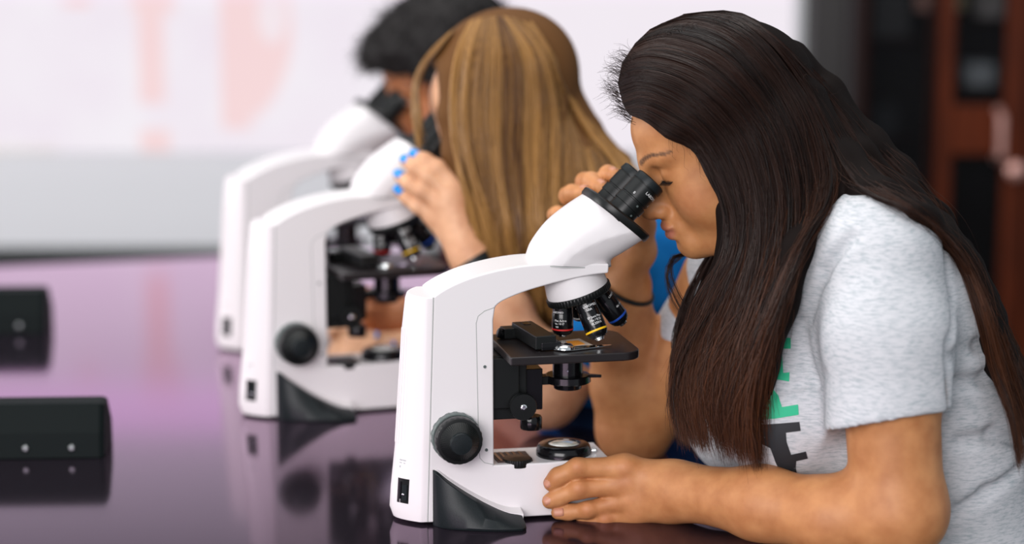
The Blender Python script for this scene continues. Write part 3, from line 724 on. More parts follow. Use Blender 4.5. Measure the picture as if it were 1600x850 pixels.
# ---------------------------------------------------------------- hair strands
def resample(pts, m):
    P = np.array([list(p) for p in spline(pts, 8)]); d = np.r_[0, np.cumsum(np.linalg.norm(np.diff(P, axis=0), axis=1))]
    t = np.linspace(0, d[-1], m); return np.stack([np.interp(t, d, P[:, i]) for i in range(3)], 1)
def strands(name, sheets, m, parent, r0=.0004, M=30, seed=1):
    g = np.random.default_rng(seed); allP = []; allC = []; rad = []
    camp = np.array([0, 0, CZ])
    for sh in sheets:
        G = np.array([resample(x, M) for x in sh['g']]); n = sh['n']; th = sh.get('th', .006); wv = sh.get('wav', .004); cl = sh.get('clump', 60)
        u = g.random(n)*(len(G)-1); cu = np.round(u/(len(G)-1)*cl)/cl*(len(G)-1); ck = sh.get('ck', .55)
        T = np.linspace(0, 1, M)[None, :]
        uu = u[:, None]+(cu-u)[:, None]*ck*(T**1.5)
        ph = g.random((n, 2))*6.28; fq = g.uniform(.6, 1.6, (n, 2))
        cidx = np.round(u/(len(G)-1)*cl).astype(int); cph = g.random((cl+2, 3))*6.28
        amp = sh.get('side', .25)
        uu = uu+amp*(.35*np.sin(ph[:, :1]+fq[:, :1]*T*5)+.65*np.sin(cph[cidx, :1]+T*4.5))*(T**1.2)
        if 'root' in sh: uu = uu+g.normal(0, sh['root'], (n, 1))
        uu = np.clip(uu, 0, len(G)-1.0001); i0 = np.floor(uu).astype(int); fr = (uu-i0)[..., None]
        sl = g.uniform(0, sh.get('start', .05), n)[:, None]; ln = g.uniform(sh.get('lmin', .8), 1, n)[:, None]
        tt = (sl+(ln-sl)*T)*(M-1); k0 = np.minimum(np.floor(tt).astype(int), M-2); kf = (tt-k0)[..., None]
        P = (G[i0, k0]*(1-kf)+G[i0, k0+1]*kf)*(1-fr)+(G[np.minimum(i0+1, len(G)-1), k0]*(1-kf)+G[np.minimum(i0+1, len(G)-1), k0+1]*kf)*fr
        vd = camp-P; vd /= np.linalg.norm(vd, axis=2, keepdims=True)
        dep = (g.random((n, 1))*th+cph[cidx, 2:3]/6.28*th*.6)*np.minimum(1, .25+T*3)
        P = P+vd*dep[..., None]
        wob = g.normal(0, 1, (n, 1, 3))*np.sin(ph[:, 1:2]+fq[:, 1:2]*T*9)[..., None]*(T[..., None]**1.3)*wv
        cw = g.normal(0, 1, (cl+2, 3)); wob2 = cw[cidx][:, None, :]*np.sin(cph[cidx, 1:2]+T*7)[..., None]*(T[..., None]**1.2)*wv
        P = P+wob+wob2
        allP.append(P); c = np.zeros((n, M, 4), dtype=np.float32); c[..., 0] = (g.random((n, 1))*.4+(cph[cidx, 0:1]/6.28)*.6); c[..., 1] = T; c[..., 2] = sh.get('tone', 0); c[..., 3] = 1
        allC.append(c); rad.append(np.repeat(g.uniform(.6, 1.15, n)[:, None], M, 1)*sh.get('r', r0)*np.clip((1.02-T)*6, .25, 1))
    P = np.concatenate(allP); Cc = np.concatenate(allC); Rr = np.concatenate(rad); n = len(P)
    d = np.gradient(P, axis=1); d /= np.maximum(np.linalg.norm(d, axis=2, keepdims=True), 1e-9)
    ref = np.array([.31, -.77, .55]); e = np.cross(d, ref); e /= np.maximum(np.linalg.norm(e, axis=2, keepdims=True), 1e-9); f = np.cross(d, e)
    V = np.stack([P+(e*math.cos(a)+f*math.sin(a))*Rr[..., None] for a in (0, 2.0944, 4.1888)], 2)  # n,M,3,3
    V = V.reshape(-1, 3); b = (np.arange(n)[:, None]*M+np.arange(M-1)[None, :])*3; F = []
    for k in range(3):
        k2 = (k+1) % 3; F.append(np.stack([b+k, b+k2, b+3+k2, b+3+k], -1).reshape(-1, 4))
    me = bpy.data.meshes.new(name); fast_mesh(me, V, np.concatenate(F))
    at = me.attributes.new('hc', 'FLOAT_COLOR', 'POINT'); at.data.foreach_set('color', np.repeat(Cc.reshape(-1, 4), 3, axis=0).ravel())
    o = bpy.data.objects.new(name, me); C.objects.link(o); me.materials.append(m); o.parent = parent
    return o
def hair_mat(name, dark, mid, tip, rough=.33, spec=.5):
    m = mat(name, mid, rough, spec=spec); a = nd(m, 'ShaderNodeAttribute', attribute_name='hc'); s = nd(m, 'ShaderNodeSeparateColor')
    lk(m, a.outputs['Color'], s.inputs[0])
    r = nd(m, 'ShaderNodeValToRGB'); r.color_ramp.elements[0].color = (*dark, 1); r.color_ramp.elements[1].color = (*mid, 1); r.color_ramp.elements[0].position = .15; r.color_ramp.elements[1].position = .9
    lk(m, s.outputs[0], r.inputs[0])
    ma = nd(m, 'ShaderNodeMath', operation='MULTIPLY_ADD'); ma.inputs[1].default_value = 1.8; ma.inputs[2].default_value = -1.0; ma.use_clamp = True
    lk(m, s.outputs[1], ma.inputs[0]); m2 = nd(m, 'ShaderNodeMath', operation='MULTIPLY'); lk(m, ma.outputs[0], m2.inputs[0]); lk(m, s.outputs[0], m2.inputs[1])
    mx = nd(m, 'ShaderNodeMix', data_type='RGBA'); lk(m, m2.outputs[0], mx.inputs[0]); lk(m, r.outputs[0], mx.inputs[6]); mx.inputs[7].default_value = (*tip, 1)
    lk(m, mx.outputs[2], bsdf(m).inputs['Base Color'])
    return m
# ---------------------------------------------------------------- people
SH = R(22); tf = Vector((-math.cos(SH), -math.sin(SH), 0)); tr = Vector((-math.sin(SH), math.cos(SH), 0))   # torso forward, torso right
def lean(a):   # torso axes leaning forward by a
    f = tf*math.cos(a)-Vector((0, 0, 1))*math.sin(a); u = tf*math.sin(a)+Vector((0, 0, 1))*math.cos(a)
    return Matrix((f, tr, u)).transposed()
def on_scope(px, py, yl, o=O1):    # a point lying on a lateral plane of the front microscope
    p = LP(px, py, yl); return o+xd*p.x+yd*p.y+Vector((0, 0, p.z))
def cloth_fn(amp, dirs, seed=0):
    g = np.random.default_rng(seed); W_ = [(V3(d), g.random()*6.28) for d in dirs]
    def fn(P):
        s = np.zeros(len(P), dtype=np.float32)
        for d, ph in W_: s += np.sin(P@d+ph+1.7*np.sin(P@V3((d[1], -d[2], d[0]))*.35+ph))
        return amp*s
    return dict(fn=fn, lo=V3((-9, -9, -9)), hi=V3((9, 9, 9)), op='d', k=0)
def nail_obj(tip, prev, outv, m, parent, size=.0052, back=.003, lift=.0062):
    d = (tip-prev).normalized(); n_ = (outv-d*outv.dot(d)).normalized(); s_ = d.cross(n_); c = tip-d*back+n_*lift
    secs = []
    b = MB(); v = []; f = []
    for i in range(5):
        for j in range(6):
            a = (i/4-.5)*2; t = j/5; wv = size*.86*(1-.35*(abs(t-.45)*1.6)**3)
            v.append(c+s_*a*wv+d*(t*2-1)*size*.95+n_*(.0018*(1-a*a)-.0010*t))
    nn = len(v); v += [q-n_*.0016 for q in v]
    for i in range(4):
        for j in range(5):
            q = (i*6+j, i*6+j+1, (i+1)*6+j+1, (i+1)*6+j); f.append(q); f.append(tuple(nn+k for k in q[::-1]))
    for i in range(4): f.append((i*6, (i+1)*6, nn+(i+1)*6, nn+i*6)); f.append((i*6+5, nn+i*6+5, nn+(i+1)*6+5, (i+1)*6+5))
    for j in range(5): f.append((j, nn+j, nn+j+1, j+1)); f.append((24+j, 24+j+1, nn+24+j+1, nn+24+j))
    return MB().add(v, f).build('fingernail', m, parent, ang=0)
def legs_and_stool(hip, col, shoe, label, parent, lbl_stool):
    ks = []
    pr = [O(p_ell(hip, (.125, .17, .11), lean(.1)), 'u', .03)]
    ft = []
    for s_ in (-1, 1):
        h = hip+tr*.085*s_+Vector((0, 0, -.02)); kx = h+tf*.36+tr*.04*s_+Vector((0, 0, .0)); an = kx+tf*-.04+Vector((0, 0, -(kx.z-.10)))
        pr += chain([h, kx, an], [.082, .060, .045], .03); ft.append(an)
    tro = link('trousers', mesh_sdf(pr, .007, 'trousers', .06), mat(label+'_denim', col, .8), parent, ang=0)
    for a in ft:
        q = Vector((a.x, a.y, .038)); link('shoe', mesh_sdf([O(p_cap(q-tf*.04, q+tf*.12, .037, .030), 'u', .01), O(p_cap(q, Vector((a.x, a.y, .085)), .04, .045), 'u', .02)], .006, 'shoe'), mat(label+'_shoe', shoe, .6), parent, ang=0)
    st = empty('lab_stool', (hip.x, hip.y, 0)); tag(st, lbl_stool, 'stool', 'lab stools')
    sz_ = hip.z-.115; MB().lathe([(.15, 0), (.17, .008), (.172, .03), (.16, .042), (.05, .044)], (0, 0, sz_-.044), (0, 0, 1), 48).build('seat', mat(label+'_seat', (.03, .03, .03), .6), st)
    mm = mat(label+'_steel', (.3, .3, .3), .4, 1)
    for k_ in range(4):
        a = math.pi/4+k_*math.pi/2; MB().tube([(math.cos(a)*.10, math.sin(a)*.10, sz_-.045), (math.cos(a)*.19, math.sin(a)*.19, .0)], .011, 12).build('leg', mm, st)
    MB().torus((0, 0, .2), (0, 0, 1), .165, .008).build('foot_ring', mm, st)
    return pr
def finish_body(name_me, me, m, parent, base, heads, extra=None):
    V = coords(me); col = np.tile(np.array(base, dtype=np.float32), (len(V), 1))
    for h in heads: head_tint(V, *h[:3], col, base, *h[3:])
    if extra: extra(V, col)
    paint(me, col); return link('body', me, m, parent, ang=0)

# ===== woman in the grey shirt ==========================================
p1 = empty('person', (W(1440, 700, 2.6).x, 2.62, 0))
tag(p1, 'dark-haired person in grey T-shirt with green and black print, looking into front microscope', 'person')
PI1 = p1.matrix_world
def child(o, par): return o
H1, HR1 = head_frame(1128, 220, 2.585, R(26), R(6)); HS1 = .93
def seg(pts): return [W(*q) for q in pts]
S1 = W(1385, 402, 2.435); E1 = W(1400, 789, 2.385)
armL = seg([(1385, 402, 2.435), (1392, 600, 2.40), (1402, 787, 2.388)])
foreL = seg([(1400, 796, 2.388), (1300, 807, 2.405), (1190, 787, 2.445), (1068, 768, 2.502)])
armR = seg([(1130, 440, 2.74), (1068, 560, 2.775), (990, 672, 2.80)])
foreR = seg([(990, 668, 2.80), (980, 600, 2.79), (972, 530, 2.775), (980, 450, 2.745)])
torso1 = [
    O(p_cap(W(1366, 386, 2.455), W(1165, 420, 2.72), .053, .052), 'u', .03),
    O(p_ell(W(1335, 500, 2.58), (.118, .165, .175), lean(.45)), 'u', .05),
    O(p_ell(W(1400, 700, 2.60), (.138, .172, .20), lean(.2)), 'u', .06),
    O(p_ell(W(1440, 900, 2.61), (.135, .168, .16), lean(.1)), 'u', .06),
    O(p_ell(W(1228, 640, 2.515), (.078, .080, .080), lean(.3)), 'u', .045),
    O(p_ell(W(1172, 640, 2.665), (.078, .080, .080), lean(.3)), 'u', .045),
    O(p_ell(W(1425, 480, 2.56), (.048, .11, .12), lean(.5)), 'u', .05)]
body = list(torso1)
body.append(O(dict(fn=lambda P: np.full(len(P), .016, dtype=np.float32), lo=V3((-9, -9, -9)), hi=V3((9, 9, 9))), 'd', 0))
body += [O(p_cap(W(1215, 300, 2.585), W(1300, 385, 2.585), .050, .058), 'u', .03)]
body += chain(armL, [.042, .049, .047], .02)+[O(p_cap(W(1405, 805, 2.388), W(1385, 808, 2.392), .042, .042), 'u', .03)]
body += chain(foreL, [.044, .0385, .0365, .0285], .02)
body += chain(armR, [.05, .043, .042], .02)+chain(foreR, [.041, .0405, .0365, .0285], .02)
# near hand around the base of the front microscope
yl0 = -HW-.0105
def ns(px, py, o_=0): return on_scope(px, py, yl0-o_)
fingL = [([ns(974, 731, .012), ns(902, 731, .007), ns(872, 745, .001), ns(861, 755, -.001)], [.0125, .0102, .0094, .0085]),
         ([ns(978, 756, .013), ns(904, 764, .008), ns(873, 776, .001), ns(859, 783, -.001)], [.0125, .0101, .0093, .0085]),
         ([ns(982, 779, .013), ns(918, 797, .009), ns(888, 800, .001), ns(872, 801, -.0005)], [.0115, .0088, .0082, .0076]),
         ([ns(990, 799, .012), ns(945, 811, .008), ns(925, 814, .003), ns(910, 812, .000)], [.0110, .0092, .0082, .0075])]
wl = foreL[-1]
palm = [O(p_cap(wl+(q[0][0]-wl)*.1, q[0][0]+(wl-q[0][0])*.02, .0135, .0125), 'u', .008) for q in fingL]
palm += [O(p_cap(W(1040, 750, 2.512), W(992, 742, 2.524), .017, .017), 'u', .02), O(p_cap(W(1040, 787, 2.508), W(996, 785, 2.516), .017, .016), 'u', .02)]
palm += chain([wl, W(1018, 745, 2.545), on_scope(985, 742, -.022), on_scope(966, 750, -.004)], [.018, .014, .0115, .0095], .01)
fg = [grp(chain(a, b, .006)) for a, b in fingL]
handL = grp([O(fg[0], 'u', 0)]+[O(f_, 'u', .0012) for f_ in fg[1:]])
kn = grp(palm)
body += [O(grp([O(kn, 'u', 0), O(handL, 'u', .014)]+[O(p_ell(q[0][0]+Vector((.001, -.009, .004)), (.007, .005, .006)), 'u', .008) for q in fingL]+[O(p_ell(q[0][1]+Vector((0, -.006, .003)), (.0065, .005, .006)), 'u', .006) for q in fingL]), 'u', .028)]
# far hand on the binocular head
fingR = [(seg([(972, 335, 2.722), (946, 285, 2.715), (950, 272, 2.700), (960, 274, 2.683)]), [.011, .0098, .0095, .0085]),
         (seg([(958, 342, 2.735), (914, 284, 2.722), (924, 283, 2.700), (941, 294, 2.674)]), [.011, .0102, .0098, .0086]),
         (seg([(942, 354, 2.740), (888, 306, 2.725), (894, 302, 2.705), (916, 301, 2.676)]), [.011, .0100, .0096, .0084]),
         (seg([(928, 370, 2.740), (868, 336, 2.725), (872, 334, 2.710), (890, 338, 2.690)]), [.010, .0085, .0082, .0074])]
wr = foreR[-1]
palmR = [O(p_cap(wr+(q[0][0]-wr)*.12, q[0][0], .015, .0130), 'u', .009) for q in fingR]
palmR += chain([wr, W(1000, 392, 2.715), W(1004, 352, 2.700), W(1000, 330, 2.690)], [.018, .0170, .013, .010], .012)
fr_ = [grp(chain(a, b, .006)) for a, b in fingR]
body += [O(grp([O(grp(palmR), 'u', 0), O(grp([O(fr_[0], 'u', 0)]+[O(f_, 'u', .0012) for f_ in fr_[1:]]), 'u', .008)]), 'u', .012)]
body += [O(grp(head_prims(H1, HR1, HS1, 1.25)), 'u', .014)]
def hp1(x, y, z): return H1+HR1@Vector((x, y, z))*HS1
body += [O(p_cap(hp1(-.03, 0, -.05), W(1250, 345, 2.585), .050, .052), 'u', .02)]
me = mesh_sdf(body, .00215, 'body')
m_skin = skin_mat('warm_skin')
SK1 = (.52, .235, .092)
def ex1(V, col):
    for q in fingL:
        for pt, rr in ((q[0][0]+Vector((0, -.012, .004)), .010), (q[0][1]+Vector((0, -.010, .004)), .009)):
            m_ = np.clip(1.2-np.linalg.norm(V-V3(pt), axis=1)/rr, 0, 1)*.28; col[:] = col*(1-m_[:, None])+np.array((.48, .17, .085), dtype=np.float32)*m_[:, None]
b1 = child(finish_body('body', me, m_skin, p1, SK1, [(H1, HR1, HS1)], ex1), p1)
m_nail = mat('bare_nail', (.52, .235, .15), .38, spec=.4)
for q in fingL[:3]: child(nail_obj(q[0][-1], q[0][-2], Vector((-.45, -.85, .30)), m_nail, p1, .0056, .000, .0076), p1)
for q in fingR[:3]: child(nail_obj(q[0][-1], q[0][-2], Vector((.1, -.45, .8)), m_nail, p1, .0054, .001, .0076), p1)
# hair tie on the wrist
ax_ = (foreR[-1]-foreR[-2]).normalized()
child(MB().torus(W(978, 448, 2.747), (ax_+Vector((.55, 0, .30))*.9).normalized(), .0335, .0026, 64, 10).build('hair_tie', m_rub, p1), p1)
# T-shirt
def shirt(torso, sleeves, disp, h, name, m, parent, cuts=(), tilt=Vector((0, 0, 0))):
    pr = list(torso)
    pr.append(O(dict(fn=lambda P: np.full(len(P), 0, dtype=np.float32), lo=V3((-9, -9, -9)), hi=V3((9, 9, 9))), 'd', 0))
    for (pts, rad, inner) in sleeves:
        d = (pts[-1]-pts[-2]).normalized(); hem = pts[-1]
        g_ = grp(chain([*pts[:-1], pts[-1]+d*.05], [*rad[:-1], rad[-1]], .02)+[O(p_half(hem, (d+(tilt if pts is sleeves[0][0] else tilt*0)).normalized()), 'i', .002)])
        pr.append(O(g_, 'u', .028))
    pr.append(disp)
    for (pts, rad, inner) in sleeves:
        d = (pts[-1]-pts[-2]).normalized(); hem = pts[-1]
        pr.append(O(p_half(hem, d, .09), 'i', .001) if False else O(p_cap(hem-d*.03, hem+d*.07, inner, inner), 's', .001))
    pr += list(cuts)
    me_ = mesh_sdf(pr, h, name); return child(link(name, me_, m, parent, ang=0), parent), pr
m_shirt = mat('grey_heather_jersey', (.62, .65, .67), .92, spec=.15)
tc_ = nd(m_shirt, 'ShaderNodeTexCoord'); mp_ = nd(m_shirt, 'ShaderNodeMapping'); mp_.inputs['Scale'].default_value = (60, 60, 330); mp_.inputs['Rotation'].default_value = (0, R(-8), 0)
n_ = nd(m_shirt, 'ShaderNodeTexNoise'); n_.inputs['Scale'].default_value = 1.6; n_.inputs['Detail'].default_value = 5; n_.inputs['Roughness'].default_value = .65
r_ = nd(m_shirt, 'ShaderNodeValToRGB'); r_.color_ramp.elements[0].position = .30; r_.color_ramp.elements[1].position = .56
r_.color_ramp.elements[0].color = (.34, .385, .41, 1); r_.color_ramp.elements[1].color = (.575, .58, .605, 1)
lk(m_shirt, tc_.outputs['Object'], mp_.inputs[0]); lk(m_shirt, mp_.outputs[0], n_.inputs[0]); lk(m_shirt, n_.outputs[0], r_.inputs[0]); lk(m_shirt, r_.outputs[0], bsdf(m_shirt).inputs['Base Color'])
def crease(pts, rad, k=.012): return [O(p_cap(W(*a), W(*b), rad), 's', k) for a, b in zip(pts[:-1], pts[1:])]
cr = []
def surfY(px, py, prs):   # depth of the first surface along the photo's ray
    t = np.linspace(2.15, 2.9, 300); P = np.array([W(px, py, y) for y in t], dtype=np.float32); D = evalp(prs, P); i = np.argmax(D < 0)
    return float(t[i]) if D[i] < 0 else 2.6
slL = seg([(1376, 412, 2.44), (1386, 520, 2.415), (1386, 655, 2.396)]); slR = seg([(1135, 440, 2.74), (1075, 548, 2.775)])
SL1 = [(slL, [.060, .065, .0615], .0555), (slR, [.052, .046], .043)]
pre = list(torso1)+[O(grp(chain(slL, [.060, .065, .0615], .02)), 'u', .028)]
lines = [([(1478, 395), (1488, 460), (1484, 540), (1480, 630)], .004, .012), ([(1262, 500), (1285, 430), (1330, 372)], .004, .012), ([(1484, 560), (1530, 540), (1570, 535)], .0045, .012),
         ([(1490, 600), (1540, 592), (1580, 600)], .005, .012), ([(1252, 505), (1258, 560), (1275, 600)], .004, .010), ([(1215, 612), (1250, 600), (1290, 585)], .003, .009),
         ([(1490, 800), (1540, 770), (1590, 735)], .004, .012), ([(1500, 690), (1550, 680), (1590, 690)], .004, .014),]
for ln, rd, k_ in lines:
    pts = [(x, y, surfY(x, y, pre)) for x, y in ln]; cr += crease(pts, rd, k_)
shirt1, pr1 = shirt(torso1, SL1, cloth_fn(.0009, [(22, 15, 36), (-45, 26, 20), (20, 60, -30)], 2), .0032, 'shirt', m_shirt, p1, cr, Vector((.20, 0, 0)))
dep = bpy.context.evaluated_depsgraph_get()
bvh = BVHTree.FromPolygons([tuple(v.co) for v in shirt1.data.vertices], [tuple(p.vertices) for p in shirt1.data.polygons])
def decal(poly, m, name, parent, out=.0007, step=3.0):
    xs = [p[0] for p in poly]; ys = [p[1] for p in poly]
    def inside(x, y):
        c = False; j = len(poly)-1
        for i in range(len(poly)):
            if (poly[i][1] > y) != (poly[j][1] > y) and x < (poly[j][0]-poly[i][0])*(y-poly[i][1])/(poly[j][1]-poly[i][1])+poly[i][0]: c = not c
            j = i
        return c
    o = Vector((0, 0, CZ)); bm = bmesh.new(); vs_ = [bm.verts.new((p[0], p[1], 0)) for p in poly]; bm.faces.new(vs_)
    for k_ in range(2):
        a0, a1 = (min(xs), max(xs)) if k_ == 0 else (min(ys), max(ys)); q = a0+step
        while q < a1:
            bmesh.ops.bisect_plane(bm, geom=bm.verts[:]+bm.edges[:]+bm.faces[:], plane_co=(q, 0, 0) if k_ == 0 else (0, q, 0), plane_no=(1, 0, 0) if k_ == 0 else (0, 1, 0)); q += step
    for v in bm.verts:
        d = (W(v.co.x, v.co.y, 2.5)-o).normalized(); h = bvh.ray_cast(o, d)
        v.co = (h[0]+h[1]*out) if h[0] is not None else W(v.co.x, v.co.y, 2.5)
    me_ = bpy.data.meshes.new(name); bm.to_mesh(me_); bm.free()
    ob = link(name, me_, m, parent, ang=0); return ob
m_grn = mat('green_print', (.02, .44, .23), .7); m_bk = mat('black_print', (.016, .018, .022), .7)
noise_col(m_bk, (.30, .31, .33), (.014, .016, .02), 170, 6, lo=.26, hi=.31)
for poly, mm in [([(1178, 530), (1190, 528), (1219, 528), (1236, 528), (1236, 545), (1222, 545), (1224, 583), (1234, 582), (1233, 596), (1206, 592), (1190, 596), (1180, 560)], m_grn),
                 ([(1180, 604), (1206, 606), (1216, 618), (1222, 636), (1247, 632), (1248, 648), (1212, 654), (1185, 656), (1175, 640)], m_grn),
                 ([(1098, 585), (1112, 580), (1117, 600), (1118, 640), (1112, 652), (1100, 640)], m_grn),
                 ([(1182, 664), (1212, 662), (1249, 659), (1251, 673), (1228, 676), (1229, 690), (1236, 710), (1259, 705), (1262, 716), (1244, 720), (1243, 730), (1246, 742), (1222, 742), (1212, 722), (1204, 700), (1184, 690)], m_bk)]:
    child(decal(poly, mm, 'print_letter', shirt1), p1) if False else None
    dcl = decal(poly, mm, 'print_letter', shirt1)
leg1 = legs_and_stool(Vector((W(1455, 700, 2.6).x+.03, 2.64, .59)), (.03, .05, .10), (.03, .03, .03), 'front', None, 'black-seated steel stool under the person in the grey T-shirt')
for o in [x for x in C.objects if x.parent is None and x.name.split('.')[0] in ('trousers', 'shoe')]: child(o, p1); o.parent = p1

# hair of the front woman
def ell_hit(px, py, Oc, Rm, s, c, r, Ydef):
    o = Vector((0, 0, CZ)); d = (W(px, py, 2.5)-o).normalized(); Ri = Rm.transposed(); c = Vector(c); oo = (Ri@(o-Oc))/s-c; dd = (Ri@d)
    r = Vector(r); a_ = Vector((dd[i]/r[i] for i in range(3))); b_ = Vector((oo[i]/r[i] for i in range(3)))
    A = a_.dot(a_); B = a_.dot(b_); Cq = b_.dot(b_)-1; disc = B*B-A*Cq
    t = (-B-math.sqrt(disc))/A if disc > 0 else -B/A
    p = o+d*(t*s); 
    if disc <= 0:   # beyond the silhouette: keep the nearest tangent depth
        return W(px, py, p.y)
    return p
CAP1 = ((-.010, 0, .037), (.124, .092, .104))
def hw1(q):
    if len(q) == 3: return W(*q)
    return ell_hit(q[0], q[1], H1, HR1, HS1, CAP1[0], CAP1[1], 2.585)
G1 = [[(984, 180), (1010, 190), (1042, 216), (1082, 232, 2.515), (1106, 275, 2.505), (1132, 330, 2.500), (1134, 390, 2.497), (1104, 460, 2.50), (1070, 540, 2.505), (1056, 620, 2.50), (1068, 690, 2.485)],
      [(978, 172), (1008, 172), (1050, 194), (1098, 226, 2.510), (1130, 285, 2.500), (1148, 345, 2.495), (1142, 400, 2.493), (1112, 460, 2.495), (1078, 540, 2.50), (1062, 620, 2.495), (1076, 696, 2.48)],
      [(972, 160), (1010, 150), (1070, 180), (1120, 235), (1150, 310, 2.492), (1158, 380, 2.487), (1135, 450, 2.485), (1095, 540, 2.488), (1078, 620, 2.480), (1092, 708, 2.470)],
      [(965, 130), (1005, 118), (1080, 145), (1150, 215), (1180, 300, 2.488), (1182, 380, 2.478), (1160, 460, 2.470), (1125, 550, 2.468), (1110, 630, 2.462), (1130, 722, 2.455)],
      [(972, 98), (1020, 84), (1110, 115), (1185, 200), (1215, 300, 2.486), (1212, 390, 2.468), (1188, 480, 2.452), (1160, 560, 2.448), (1148, 640, 2.447), (1165, 728, 2.445)],
      [(992, 68), (1050, 50), (1140, 85), (1215, 180), (1245, 290, 2.487), (1240, 390, 2.462), (1210, 480, 2.44), (1182, 570, 2.437), (1172, 650, 2.44), (1186, 732, 2.44)],
      [(1015, 46), (1080, 28), (1165, 60), (1240, 160), (1272, 270, 2.492), (1256, 370, 2.455), (1222, 470, 2.43), (1190, 570, 2.432), (1180, 655, 2.44), (1190, 735, 2.44)],
      [(1035, 36), (1105, 20), (1185, 55), (1258, 150), (1298, 255, 2.495), (1293, 320, 2.46), (1250, 385, 2.43), (1212, 490, 2.425), (1188, 600, 2.437), (1184, 680, 2.44)]]
G2 = [[(1040, 34), (1112, 20), (1195, 58), (1262, 150), (1310, 250, 2.50), (1350, 300, 2.455), (1430, 335, 2.455), (1495, 395, 2.475), (1528, 480, 2.465), (1550, 570, 2.445), (1580, 650, 2.43), (1592, 740, 2.42)],
      [(1050, 30), (1125, 20), (1205, 62), (1275, 150), (1330, 245, 2.52), (1385, 300, 2.475), (1450, 345, 2.47), (1512, 420, 2.50), (1548, 510, 2.48), (1576, 610, 2.46), (1605, 720, 2.44)],
      [(1060, 26), (1135, 20), (1215, 66), (1285, 148), (1350, 238, 2.545), (1415, 300, 2.52), (1475, 365, 2.51), (1535, 460, 2.53), (1575, 555, 2.53), (1610, 650, 2.52), (1660, 760, 2.51)],
      [(1065, 24), (1145, 20), (1215, 62), (1292, 146), (1360, 228, 2.575), (1411, 282, 2.56), (1470, 354, 2.56), (1512, 420, 2.56), (1552, 495, 2.56), (1600, 590, 2.55), (1690, 760, 2.54)],
      [(1068, 22), (1145, 17), (1202, 44, 2.60), (1246, 82, 2.60), (1300, 140, 2.60), (1366, 218, 2.595), (1411, 262, 2.58), (1472, 336, 2.58), (1507, 390, 2.58), (1548, 463, 2.58), (1590, 548, 2.57), (1690, 740, 2.56)]]
g1 = [[hw1(q) for q in g] for g in G1]; g2 = []
for g in G2:
    row = []
    for q in g:
        if len(q) == 3 and q[1] > 290:
            sy = surfY(q[0], q[1], pre); q = (q[0], q[1], min(q[2], sy-.012) if sy < 2.595 else q[2])
        row.append(hw1(q))
    g2.append(row)
def face_cut(Oc, Rm, s): return [O(xf(p_ell((.118, 0, -.040), (.092, .13, .112)), Oc, Rm, s), 's', .006), O(xf(p_cap((.095, 0, .03), (.070, .0, .036), .057), Oc, Rm, s), 's', .022), O(xf(p_cap((.048, .082, .012), (.052, .060, .020), .042), Oc, Rm, s), 's', .008)]
hb = [O(xf(p_ell(CAP1[0], [x-.004 for x in CAP1[1]]), H1, HR1, HS1), 'u', .01)]+face_cut(H1, HR1, HS1)
def push(p, d): return p+(p-Vector((0, 0, CZ))).normalized()*d
for i, g in enumerate(g1):
    if i < 2:
        hb += chain([push(p, .017) for p in g[5:-1]], [.009, .008, .007, .006, .005, .004], .01); continue
    hb += chain([push(p, .0155) for p in g[4 if i else 5:-1]], [.012]*2+[.011, .009, .008, .006, .005, .004, .004, .004, .004], .02)
for g in g2: hb += chain([push(p, .0115) for p in g[3:-1]], [.009, .009, .009, .008, .007, .006, .005, .004, .003, .003], .02)
hb += [O(p_cap(hp1(-.06, -.03, .0), W(1330, 345, 2.64), .045, .025), 'u', .03)]
hb += [O(p_cap(hp1(-.0, -.070, -.02), W(1145, 470, 2.64), .024, .016), 'u', .03), O(p_cap(W(1145, 470, 2.64), W(1125, 600, 2.56), .016, .010), 'u', .03)]
g1b = [[W(*q) for q in g] for g in ([(1108, 392, 2.615), (1086, 430, 2.61), (1064, 480, 2.60), (1052, 550, 2.58), (1048, 620, 2.56), (1060, 690, 2.52)], [(1135, 385, 2.61), (1110, 440, 2.60), (1090, 500, 2.59), (1076, 560, 2.57), (1072, 630, 2.55), (1085, 700, 2.51)], [(1160, 385, 2.60), (1145, 440, 2.59), (1125, 500, 2.57), (1105, 560, 2.55), (1098, 630, 2.53), (1110, 705, 2.50)])]
m_hb = hair_mat('dark_hair', (.005, .0025, .002), (.028, .011, .007), (.14, .046, .017), .36, .22)
m_hbase = mat('dark_hair_mass', (.006, .0032, .0026), .75, spec=.1)
hair1 = child(link('hair', mesh_sdf(hb, .0035, 'hair'), m_hbase, p1, ang=0), p1)
st1 = strands('hair_strands', [
    dict(g=g1, n=15500, th=.008, wav=.0036, clump=60, side=.42, lmin=.72, start=.02, ck=.78),
    dict(g=g1, n=700, th=.012, wav=.006, clump=200, side=.5, lmin=.6, start=.2, ck=.1, r=.00022),
    dict(g=[g[2:] for g in g1], n=2600, th=.012, wav=.006, clump=34, side=.8, lmin=.82, start=.3, ck=.85),
    dict(g=g1b, n=1500, th=.008, wav=.003, clump=20, side=.4, lmin=.75, start=.02, ck=.5),
    dict(g=g2, n=9500, th=.008, wav=.0020, clump=60, side=.2, lmin=.82, start=.05, ck=.4),
    dict(g=g2, n=260, th=.01, wav=.007, clump=100, side=.5, lmin=.5, start=.2, ck=.1, r=.0002)], m_hb, hair1, r0=.00033, M=34, seed=5)
child(st1, hair1) if False else None
st1.matrix_parent_inverse = Matrix.Identity(4)
